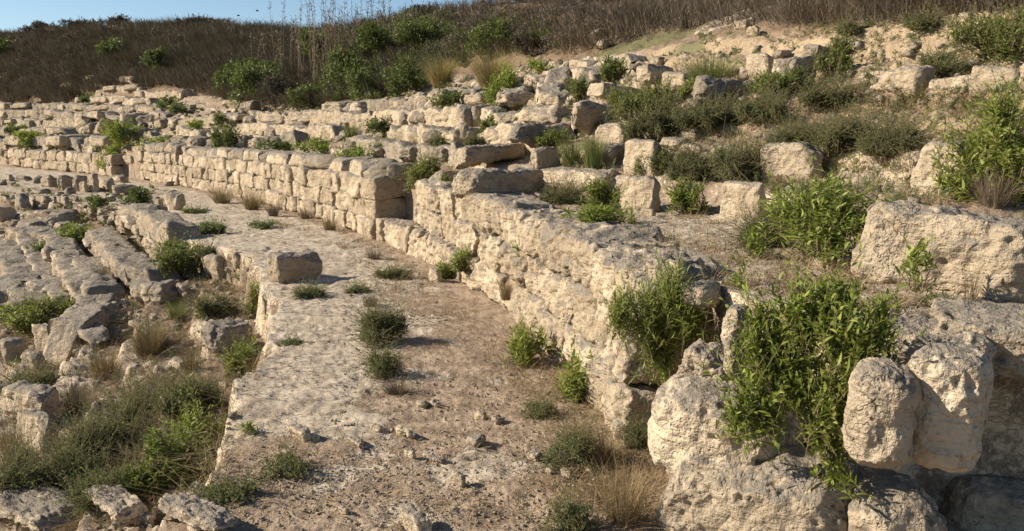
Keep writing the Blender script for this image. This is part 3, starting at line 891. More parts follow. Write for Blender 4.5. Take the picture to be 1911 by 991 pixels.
# ------------------------------------------------------------------ stones, measured on the photo: x0, x1, top, base, share of sun-lit face
# rows: description, group, form (B block, R boulder, S rough slab), stones from left to right
ROWS = [
 ('in topmost row of far left tiers', 'seat blocks of the far left tiers', 'B', [
  (0, 26, 192, 205, .75), (30, 78, 191, 205, .62), (78, 110, 193, 205, .75), (109, 135, 193, 206, .9), (141, 173, 195, 206, .75), (173, 223, 196, 209, .8), (222, 243, 197, 212, .5), (264, 307, 198, 211, .8)]),
 ('in short row above far left topmost row', 'seat blocks of the far left tiers', 'B', [
  (142, 154, 182, 193, .6), (178, 217, 180, 192, .7), (215, 253, 181, 193, .7), (252, 286, 183, 196, .75)]),
 ('of broken blocks below far left scrub', 'seat blocks of the far left tiers', 'B', [
  (182, 198, 173, 180, .6), (198, 236, 159, 172, .5), (236, 274, 157, 171, .6), (256, 286, 170, 182, .8), (302, 326, 171, 184, .7), (325, 346, 171, 186, .6), (358, 390, 165, 175, .9)]),
 ('in second row of far left tiers', 'seat blocks of the far left tiers', 'B', [
  (0, 24, 206, 218, .8), (50, 79, 204, 218, .8), (88, 120, 204, 217, .7), (118, 142, 207, 225, .7), (142, 172, 208, 226, .75), (171, 226, 207, 224, .35), (230, 281, 211, 236, .3), (281, 317, 207, 226, .75)]),
 ('in buried third row, far left tiers', 'seat blocks of the far left tiers', 'B', [
  (0, 11, 222, 234, .7), (12, 42, 222, 231, .7), (40, 92, 223, 238, .55), (148, 170, 223, 233, .8), (292, 312, 223, 240, .6)]),
 ('in tumbled fourth row, far left tiers', 'seat blocks of the far left tiers', 'S', [
  (0, 18, 238, 261, .6), (57, 112, 237, 251, .55), (107, 162, 239, 253, .5), (160, 196, 228, 248, .4), (186, 230, 224, 252, .3), (230, 300, 237, 263, .12)]),
 ('in fifth row above far left wall', 'seat blocks of the far left tiers', 'B', [
  (22, 60, 250, 271, .5), (0, 24, 262, 282, .5), (96, 165, 252, 270, .35), (173, 213, 252, 271, .6), (84, 112, 267, 285, .3), (112, 140, 266, 286, .7), (164, 196, 269, 296, .4)]),
 ('on far left wall stubs', 'stones on the far left wall', 'B', [
  (8, 62, 282, 303, .8), (64, 87, 289, 303, .8), (230, 256, 290, 308, .6), (254, 271, 274, 294, .7), (272, 283, 282, 294, .7), (288, 302, 276, 295, .7)]),
 ('scattered before far left wall', 'fallen stones before the far left wall', 'S', [
  (5, 28, 326, 338, .6), (28, 60, 327, 336, .5), (62, 72, 331, 338, .8), (76, 106, 327, 349, .5), (105, 140, 326, 356, .3), (134, 165, 326, 357, .3), (147, 166, 338, 359, .8),
  (165, 185, 323, 359, .7), (183, 216, 332, 356, .75), (205, 240, 327, 341, .6), (207, 266, 344, 363, .15)]),
 ('in ground row facing far left wall', 'fallen stones before the far left wall', 'S', [
  (28, 60, 360, 393, .3), (56, 70, 366, 386, .6), (66, 97, 363, 386, .85), (96, 107, 366, 380, .5), (106, 119, 365, 381, .6), (113, 130, 365, 381, .7), (130, 148, 365, 376, .5)]),
 ('in rubble row before upright boulder', 'weathered rocks of the lower left tiers', 'S', [
  (0, 30, 385, 412, .2), (68, 96, 391, 403, .6), (100, 127, 395, 406, .6), (135, 160, 394, 407, .6), (166, 178, 384, 404, .6), (190, 212, 398, 412, .5), (208, 231, 397, 413, .5),
  (40, 56, 408, 420, .5), (90, 108, 411, 428, .6), (105, 124, 414, 430, .6), (120, 142, 410, 422, .5)]),
 ('in weathered row nearest the walkway', 'weathered rocks of the lower left tiers', 'S', [
  (228, 262, 397, 431, .6), (240, 302, 398, 424, .5), (256, 302, 412, 447, .5), (278, 322, 424, 466, .55), (290, 334, 446, 490, .6)]),
 ('in second weathered row, lower left', 'weathered rocks of the lower left tiers', 'S', [
  (163, 202, 440, 461, .5), (186, 228, 450, 491, .55), (200, 248, 472, 508, .5), (224, 258, 486, 524, .5), (225, 262, 506, 537, .6), (262, 292, 513, 537, .6)]),
 ('in third weathered row, lower left', 'weathered rocks of the lower left tiers', 'S', [
  (20, 52, 428, 456, .6), (50, 68, 430, 452, .6), (62, 88, 426, 456, .6), (74, 116, 440, 462, .6), (88, 124, 458, 493, .55), (103, 134, 474, 510, .6), (130, 168, 478, 512, .5), (140, 188, 522, 566, .6), (150, 180, 556, 580, .6)]),
 ('in lowest weathered row, left edge', 'weathered rocks of the lower left tiers', 'S', [
  (0, 26, 524, 562, .4), (24, 62, 508, 547, .6), (36, 82, 520, 558, .5), (70, 142, 530, 574, .2), (0, 20, 560, 582, .5), (18, 40, 556, 600, .6)]),
 ('in seats just above long wall', 'seat blocks of the upper tiers', 'S', [
  (310, 333, 257, 275, .5), (326, 347, 260, 276, .5), (356, 402, 254, 277, .35), (425, 452, 258, 277, .5), (442, 472, 250, 279, .5), (468, 502, 258, 279, .6), (500, 560, 256, 270, .5)]),
 ('in second seats above long wall', 'seat blocks of the upper tiers', 'B', [
  (332, 356, 235, 251, .9), (366, 394, 240, 259, .5), (392, 422, 237, 258, .4), (446, 471, 233, 250, .85), (470, 500, 231, 246, .9), (497, 536, 234, 257, .45), (530, 549, 236, 253, .6), (547, 573, 240, 258, .6), (571, 602, 234, 258, .7), (600, 630, 236, 257, .6)]),
 ('in third seats above long wall', 'seat blocks of the upper tiers', 'S', [
  (315, 336, 219, 240, .6), (378, 393, 217, 238, .75), (392, 420, 216, 236, .6), (428, 466, 212, 227, .5), (460, 502, 214, 228, .4), (452, 482, 189, 214, .5), (504, 552, 217, 233, .6), (551, 612, 211, 231, .7), (600, 640, 212, 233, .6), (634, 674, 212, 234, .6), (670, 702, 210, 236, .8)]),
 ('in top middle row of seats', 'seat blocks of the upper tiers', 'S', [
  (610, 664, 190, 212, .6), (660, 720, 188, 211, .5), (732, 772, 186, 211, .6), (766, 784, 190, 208, .5), (776, 800, 169, 206, .6), (798, 842, 166, 202, .75), (838, 877, 160, 186, .8), (866, 912, 171, 202, .7), (897, 914, 159, 177, .8)]),
 ('in seats under golden grass', 'seat blocks of the upper tiers', 'R', [
  (696, 724, 208, 234, .6), (722, 752, 207, 233, .6), (748, 774, 209, 234, .5), (770, 820, 207, 234, .55), (818, 866, 204, 233, .55), (864, 914, 198, 234, .3), (882, 914, 196, 232, .4), (910, 942, 200, 236, .6), (940, 992, 204, 236, .55)]),
 ('in middle row above dark blocks', 'seat blocks of the upper tiers', 'R', [
  (728, 747, 235, 263, .6), (743, 770, 234, 263, .6), (765, 807, 234, 263, .6), (795, 853, 237, 270, .5), (850, 908, 233, 274, .5), (914, 966, 236, 269, .65), (962, 1062, 231, 272, .25), (1057, 1081, 234, 252, .8)]),
 ('in seats right behind the notch', 'seat blocks of the upper tiers', 'S', [
  (645, 697, 260, 283, .5), (674, 698, 268, 287, .7), (693, 752, 264, 292, .4), (754, 812, 270, 302, .35), (812, 866, 274, 306, .45)]),
 ('of blocks right of golden grass', 'seat blocks of the upper tiers', 'S', [
  (936, 1006, 171, 202, .5), (1002, 1034, 172, 192, .4), (980, 996, 138, 172, .6), (990, 1024, 148, 173, .7), (1022, 1078, 146, 174, .6), (1022, 1098, 131, 152, .75), (1010, 1062, 170, 206, .7), (988, 1062, 192, 234, .7)]),
 ('in broken row under dark scrub', 'seat blocks of the upper tiers', 'S', [
  (1028, 1056, 115, 133, .6), (1054, 1080, 116, 134, .2), (1088, 1112, 118, 136, .7), (1110, 1132, 115, 134, .7), (1134, 1152, 115, 130, .7), (1162, 1184, 109, 124, .5), (1092, 1134, 147, 168, .5)]),
]
# single stones: box, lit share, form, label[, options]
ONE = [
 ((222, 271, 141, 157), .8, 'B', 'flat topped pale block below the dry scrub bank, above the far left tiers', {}),
 ((156, 186, 140, 156), .7, 'R', 'pale pointed boulder on the dry scrub bank above the far left tiers', {}),
 ((112, 152, 150, 168), .6, 'S', 'patch of broken pale rock on the scrub bank, far left', {}),
 ((303, 348, 352, 393), .45, 'R', 'upright grey boulder standing alone on the flat ground before the wall', {'asp': 1}),
 ((282, 306, 370, 391), .85, 'B', 'small pale block leaning against the upright grey boulder', {}),
 ((375, 432, 471, 523), .7, 'R', 'rounded grey boulder beside the green bush at the walkway lip', {}),
 ((430, 466, 470, 500), .4, 'S', 'dark low rock between the rounded boulder and the walkway lip', {}),
 ((497, 602, 467, 525), .22, 'B', 'large fallen block with bright left end lying on the flat walkway', {}),
 ((278, 333, 522, 572), .4, 'S', 'sloping slab with pale ridge and dark side below the lip bush', {}),
 ((244, 322, 524, 567), .45, 'S', 'long tilted slab lying below the second weathered row, lower left', {}),
 ((330, 352, 528, 546), .6, 'R', 'small rounded rock beside the sloping pale ridged slab', {}),
 ((370, 482, 588, 660), .35, 'S', 'wide flat topped slab sunk below the walkway edge', {'deep': 1.4}),
 ((160, 232, 563, 604), .85, 'S', 'pale layered outcrop with a crack, above the dry grass, lower left', {}),
 ((240, 276, 596, 618), .9, 'S', 'small pale wedge of rock in the dry grass, lower left', {}),
 ((128, 205, 604, 645), .6, 'S', 'low grey outcrop under the pale layered outcrop, lower left', {}),
 ((58, 114, 603, 662), .85, 'R', 'large pale boulder tilted beside a dark slab, left edge', {}),
 ((0, 52, 626, 672), .2, 'B', 'dark sided slab with pale edge at the left edge', {}),
 ((90, 128, 620, 650), .6, 'R', 'rounded rock behind the large tilted pale boulder', {}),
 ((40, 84, 655, 694), .5, 'R', 'brown rounded stone on the pale bedrock at the left edge', {}),
 ((0, 108, 716, 800), .75, 'S', 'broad pale bedrock hump at the left edge above the green herbs', {'deep': .8}),
 ((30, 110, 760, 842), .6, 'S', 'lower pitted half of the bedrock hump at the left edge', {'deep': .8}),
 ((318, 357, 667, 697), .55, 'S', 'tan wedge shaped stone in dry grass above the grey herbs', {}),
 ((294, 324, 738, 784), .8, 'R', 'upright pale stone standing in the grey green herbs', {'asp': 1}),
 ((252, 304, 774, 802), .7, 'S', 'pale flat stone half hidden by herbs below the upright stone', {}),
 ((148, 168, 778, 793), .8, 'R', 'fist sized white stone in the dark dry tuft, lower left', {}),
 ((408, 428, 712, 730), .9, 'R', 'little pale stone in the herbs at the foot of the walkway lip', {}),
 ((156, 278, 916, 984), .75, 'R', 'large white angular boulder at the bottom edge beside the green herbs', {}),
 ((284, 444, 934, 996), .8, 'S', 'broad flat pale rock at the bottom edge right of the white boulder', {}),
 ((-40, 156, 956, 1000), .8, 'S', 'long low pale rock along the bottom left corner', {}),
 ((302, 328, 918, 946), .7, 'R', 'small grey stone between the herbs and the broad flat rock', {}),
 ((348, 376, 972, 996), .7, 'R', 'small stone at the front edge of the broad flat rock', {}),
 ((258, 288, 950, 984), .6, 'R', 'small stone wedged between the two largest bottom rocks', {}),
 # terrace and fallen blocks on top of the wall
 ((793, 852, 317, 366), .6, 'R', 'grey rounded block left of the large dark block on the wall', {}),
 ((846, 1012, 311, 369), .14, 'B', 'largest dark shadowed block lying on the wall top', {}),
 ((848, 992, 268, 309), .16, 'B', 'long shadowed block with pale left end behind the largest dark block', {}),
 ((988, 1012, 359, 371), .8, 'R', 'small white stone at the right end of the largest dark block', {}),
 ((1012, 1160, 313, 352), .85, 'B', 'pale low block half hidden behind shrubs right of the dark block', {}),
 ((990, 1046, 274, 312), .1, 'B', 'black shadowed block between the long block and the tall grass', {}),
 ((1155, 1234, 327, 393), .82, 'B', 'pale upright block with rounded corner behind the sprig on the wall', {}),
 ((1195, 1224, 387, 404), .8, 'R', 'small pale stone at the foot of the pale upright block', {}),
 ((1248, 1278, 348, 378), .9, 'B', 'small pale block hidden behind the narrow leafy plant', {}),
 ((1344, 1432, 342, 408), .85, 'B', 'pale cut block below the grey shrubs, left of the big leafy shrub', {}),
 ((1420, 1536, 267, 337), .85, 'B', 'cream block with two vertical cracks above the terrace', {'asp': 1}),
 ((1530, 1564, 262, 300), .3, 'R', 'dark rough stone against the cracked cream block', {}),
 ((1700, 1812, 264, 364), .85, 'R', 'tall pale boulder left of the big bush at the right edge', {}),
 ((1515, 1541, 478, 500), .85, 'B', 'small cream stone at the foot of the big leafy shrub', {}),
 ((1538, 1563, 476, 500), .15, 'B', 'small shaded brown stone touching the cream stone', {}),
 ((1604, 1628, 496, 512), .8, 'R', 'small stone at the left foot of the huge cream block', {}),
 ((1068, 1147, 191, 242), .2, 'R', 'dark knobby grey boulder under the dark shrub in the upper tiers', {}),
 ((1097, 1204, 154, 192), .25, 'B', 'flat topped block with shaded front beside the green tuft, upper tiers', {}),
 ((1110, 1178, 229, 270), .9, 'B', 'pale block above the tall green grass', {}),
 ((1120, 1172, 264, 306), .4, 'R', 'brown shaded block right behind the tall green grass', {}),
 ((1164, 1236, 261, 327), .8, 'B', 'pale rounded block covered by a small leafy shrub', {}),
 ((1228, 1292, 256, 278), .6, 'S', 'low ragged stone behind the pale rounded block', {}),
 ((1262, 1312, 244, 262), .9, 'S', 'small white broken stone inside the grey shrubs', {}),
 ((1266, 1312, 270, 294), .85, 'R', 'pale rounded stone peeping out of the grey shrubs', {}),
 ((1330, 1376, 268, 284), .6, 'S', 'flat grey stone behind the flowering grey shrubs', {}),
 ((1212, 1250, 104, 125), .35, 'R', 'brown rounded stone on the top row below the earth bank', {}),
 ((1186, 1266, 123, 162), .35, 'B', 'big grey block with a ledge below the brown rounded stone', {}),
 ((1235, 1302, 131, 168), .9, 'B', 'pale block half covered by the bush on the upper tiers', {}),
 ((1208, 1262, 156, 178), .85, 'S', 'pale flat stone under the big grey ledge block', {}),
 ((1293, 1411, 143, 197), .4, 'R', 'largest pitted grey boulder in the upper tiers below a bush', {}),
 ((1274, 1348, 184, 210), .35, 'S', 'flat grey stone just below the largest pitted boulder', {}),
 ((1392, 1444, 98, 142), .92, 'B', 'smooth pale block left of the split grey block, upper right', {}),
 ((1438, 1536, 103, 164), .35, 'B', 'tall block with pale left and shaded right face, upper right', {}),
 ((1498, 1556, 85, 112), .5, 'S', 'broken pale stone lying on the tall shaded block', {}),
 ((1380, 1408, 126, 148), .5, 'S', 'crumbling stone at the foot of the smooth pale block', {}),
 ((1440, 1478, 92, 108), .5, 'S', 'grey capping stone above the smooth pale block', {}),
 ((1574, 1628, 147, 163), .9, 'S', 'low white stone at the left end of the right hand bank row', {}),
 ((1600, 1650, 133, 160), .9, 'B', 'pale stone resting behind the low white stone of the bank row', {}),
 ((1640, 1748, 124, 177), .66, 'B', 'pale squared block with shaded right end on the earth bank', {}),
 ((1622, 1684, 153, 175), .85, 'S', 'crusted pale ledge stone in front of the squared bank block', {}),
 ((1733, 1814, 142, 174), .92, 'B', 'pale low block right of the gap in the bank row', {}),
 ((1808, 1908, 121, 172), .92, 'B', 'long cream block second from the right end of the bank row', {}),
 ((1900, 2000, 112, 168), .92, 'B', 'cream block cut by the right edge in the bank row', {}),
 # the foot of the wall and the walkway
 ((800, 824, 500, 526), .8, 'R', 'knee high pale stone at the foot of the near wall', {}),
 ((884, 909, 765, 784), .8, 'R', 'pale stone, left one of a pair on the dirt walkway', {}),
 ((915, 943, 773, 791), .5, 'R', 'brown stone, right one of a pair on the dirt walkway', {}),
 ((738, 776, 792, 817), .75, 'R', 'white knobby stone in the middle of the walkway', {}),
 ((645, 680, 814, 834), .7, 'R', 'oval tan stone lying on the walkway dirt', {}),
 ((754, 776, 838, 856), .7, 'R', 'small stone in the dry litter below the white knobby stone', {}),
 ((788, 812, 840, 854), .7, 'R', 'small grey stone right of the dry litter on the walkway', {}),
 ((796, 832, 850, 864), .8, 'S', 'flat pale stone set in the walkway dirt', {}),
 ((868, 908, 806, 834), .5, 'S', 'pointed brown rock casting a shadow on the walkway', {}),
 ((838, 870, 876, 906), .8, 'S', 'white angular stone in the pale patch of the walkway', {}),
 ((984, 1014, 838, 860), .6, 'S', 'tan stone at the edge of the grey herbs, walkway', {}),
 ((1018, 1032, 872, 885), .8, 'R', 'left of three white pebbles in a line by the wall', {}),
 ((1045, 1066, 871, 890), .8, 'R', 'middle and largest of three white pebbles by the wall', {}),
 ((1093, 1107, 871, 884), .8, 'R', 'right of three white pebbles in a line by the wall', {}),
 ((690, 718, 788, 808), .6, 'S', 'tan stone on the edge of the bedrock ridge, walkway', {}),
 ((534, 582, 788, 822), .6, 'S', 'pale conical lump of bedrock beside the dry bush shadow', {}),
 ((630, 652, 943, 961), .7, 'R', 'white pebble on the litter in the near walkway', {}),
 ((742, 808, 936, 996), .8, 'S', 'pale pitted patch of bedrock at the bottom edge of the walkway', {}),
 ((776, 800, 744, 760), .6, 'R', 'pair stone left, small and pale, behind the white knobby stone', {}),
 ((800, 822, 744, 760), .6, 'R', 'pair stone right, small and brown, behind the white knobby stone', {}),
 # the rocky slope behind
 ((1100, 1138, 54, 76), .5, 'S', 'grey broken rock high on the dark scrub slope', {}),
 ((1112, 1140, 70, 92), .5, 'S', 'jagged grey rock just below the broken rock on the slope', {}),
 ((1368, 1402, 34, 56), .7, 'S', 'pale rock streak high on the right hand slope', {}),
 ((1392, 1418, 48, 64), .8, 'S', 'lower pale rock of the streak on the right hand slope', {}),
 ((1786, 1820, 24, 48), .8, 'S', 'pale rock on the crest beside the wire fence', {}),
 ((436, 462, 120, 134), .7, 'S', 'pale rock hidden above the left green shrubs', {}),
]
FORM = {'B': dict(rnd=0.26, rough=1.05, chips=6, strata=0.06, skew=0.06),
        'R': dict(rnd=0.46, rough=1.35, chips=8, strata=0.0, skew=0.15),
        'S': dict(rnd=0.32, rough=1.5, chips=7, strata=0.36, skew=0.15)}
jobs = []
for desc, grp, form, lst in ROWS:
    for i, (x0, x1, y0, y1, lit) in enumerate(lst):
        r = (x1 - x0) / (y1 - y0)
        size = 'long' if r > 2.3 else ('tall' if r < 0.95 else ('squarish' if r < 1.4 else 'low'))
        tone = 'pale' if lit >= 0.7 else ('dark shaded' if lit <= 0.3 else 'grey')
        kind = {'B': 'block', 'R': 'rounded block', 'S': 'rough stone'}[form]
        jobs.append(((x0, x1, y0, y1), 0.8 if 'weathered row' in desc else lit, form, '%s %s %s, %s from left %s' % (size, tone, kind, ORD[i], desc), grp, {'row': desc} if 'weathered row' in desc else {}))
for box, lit, form, lab, opt in ONE:
    jobs.append((box, lit, form, lab, None, opt))
_b = np.array([j[0] for j in jobs], float)
_h = hit((_b[:, 0] + _b[:, 1]) / 2, np.minimum(_b[:, 3], 1000))
for k, (box, lit, form, lab, grp, opt) in enumerate(jobs):
    base = _h[k]
    if grp and 'tiers' in grp:
        g_ = (0.25 if 'rocks' in grp else 0.16) * (box[1] - box[0]); opt = dict(opt, deep=1.9 if 'rocks' in grp else 1.45); box = (box[0] - g_, box[1] + g_, box[2], box[3] + 1)
    kw = dict(FORM[form])
    dist = math.hypot(base[0], base[1])
    w_px = (box[1] - box[0]) * 0.54
    n = int(np.clip(max(w_px, (box[3] - box[2]) * .54) / 2.2, 10, 40))
    if dist < 9: kw['pits'] = 0.6
    yaw = None
    if 'row' in opt:
        nb = [q for q in (k - 1, k + 1) if 0 <= q < len(jobs) and jobs[q][5].get('row') == opt['row']]
        e_ = _h[nb[-1]][:2] - (_h[nb[0]][:2] if len(nb) > 1 else base[:2])
        nv = np.array([e_[1], -e_[0]])
        if nv[0] > 0: nv = -nv
        yaw = math.degrees(math.atan2(nv[1], nv[0]))
    P, Fq, pos, dims = fit_stone(box, base, 100 + k * 7, lit, n, yaw=yaw, deep=opt.get('deep'), **kw)
    small = max(dims) < 0.35
    name = 'boulder' if form == 'R' else ('stone_block' if form == 'B' else 'rock')
    if small: name = 'small_stone'
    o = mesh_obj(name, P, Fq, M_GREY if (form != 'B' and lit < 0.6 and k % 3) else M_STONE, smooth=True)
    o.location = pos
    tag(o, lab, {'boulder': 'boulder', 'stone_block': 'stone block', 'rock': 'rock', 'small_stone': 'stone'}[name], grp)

# continuous worn ledges under the rows
for ri, (desc, grp, form, lst) in enumerate(ROWS):
    if 'tiers' not in grp or len(lst) < 4 or 'rubble' in desc or 'scrub, ' in desc: continue
    l2 = sorted(lst, key=lambda q: q[0])
    xs = [(q[0] + q[1]) / 2 for q in l2]; ys = [q[3] for q in l2]
    xs = [l2[0][0]] + xs + [l2[-1][1]]; ys = [ys[0]] + ys + [ys[-1]]
    P = hit(xs, np.array(ys) - 1.0)
    dist = np.median(np.hypot(P[:, 0], P[:, 1]))
    # drop hits that jump to another level
    keep = [0]
    for q in range(1, len(P)):
        if np.linalg.norm(P[q, :2] - P[keep[-1], :2]) < 0.14 * dist + 1.2: keep.append(q)
    if len(keep) < 3: continue
    hh = np.median([q[3] - q[2] for q in l2]) * dist / F_PX
    low = 'weathered row' in desc
    ledge('rock_ledge', P[keep], min(0.40, hh * (0.75 if low else 0.78)), 0.75 if low else 0.6, 'worn low ledge of rock under the stones ' + desc, 'rock ledge', M_STONE if ri % 3 else M_GREY, 'worn ledges of the seat rows', ri)
LEDGES = [
 ([(232, 412), (246, 430), (264, 452), (284, 476), (304, 500)], 'first rough ledge just below the walkway lip, behind the lip bush'),
 ([(168, 452), (190, 470), (206, 496), (226, 524), (250, 542)], 'second rough ledge down from the walkway lip'),
 ([(92, 466), (106, 492), (120, 520), (146, 560), (166, 590)], 'third rough ledge down from the walkway lip'),
 ([(24, 450), (46, 470), (62, 500), (84, 540), (110, 590)], 'fourth rough ledge down from the walkway lip, near the left edge'),
 ([(0, 470), (14, 520), (34, 570), (40, 620)], 'lowest rough ledge cut by the left edge'),
 ([(205, 568), (190, 606), (150, 640), (110, 680)], 'pale rough ledge running down below the layered outcrop'),
 ([(150, 400), (120, 420), (80, 432), (40, 440)], 'low rubble ledge between the far ground and the third row'),
]
for i, (px, lab) in enumerate(LEDGES):
    P = hit([p[0] for p in px], [p[1] for p in px])
    ledge('rock_ledge', P, 0.36, 0.75, lab, 'rock ledge', M_STONE, 'rough ledges below the walkway', 40 + i, 0.5)
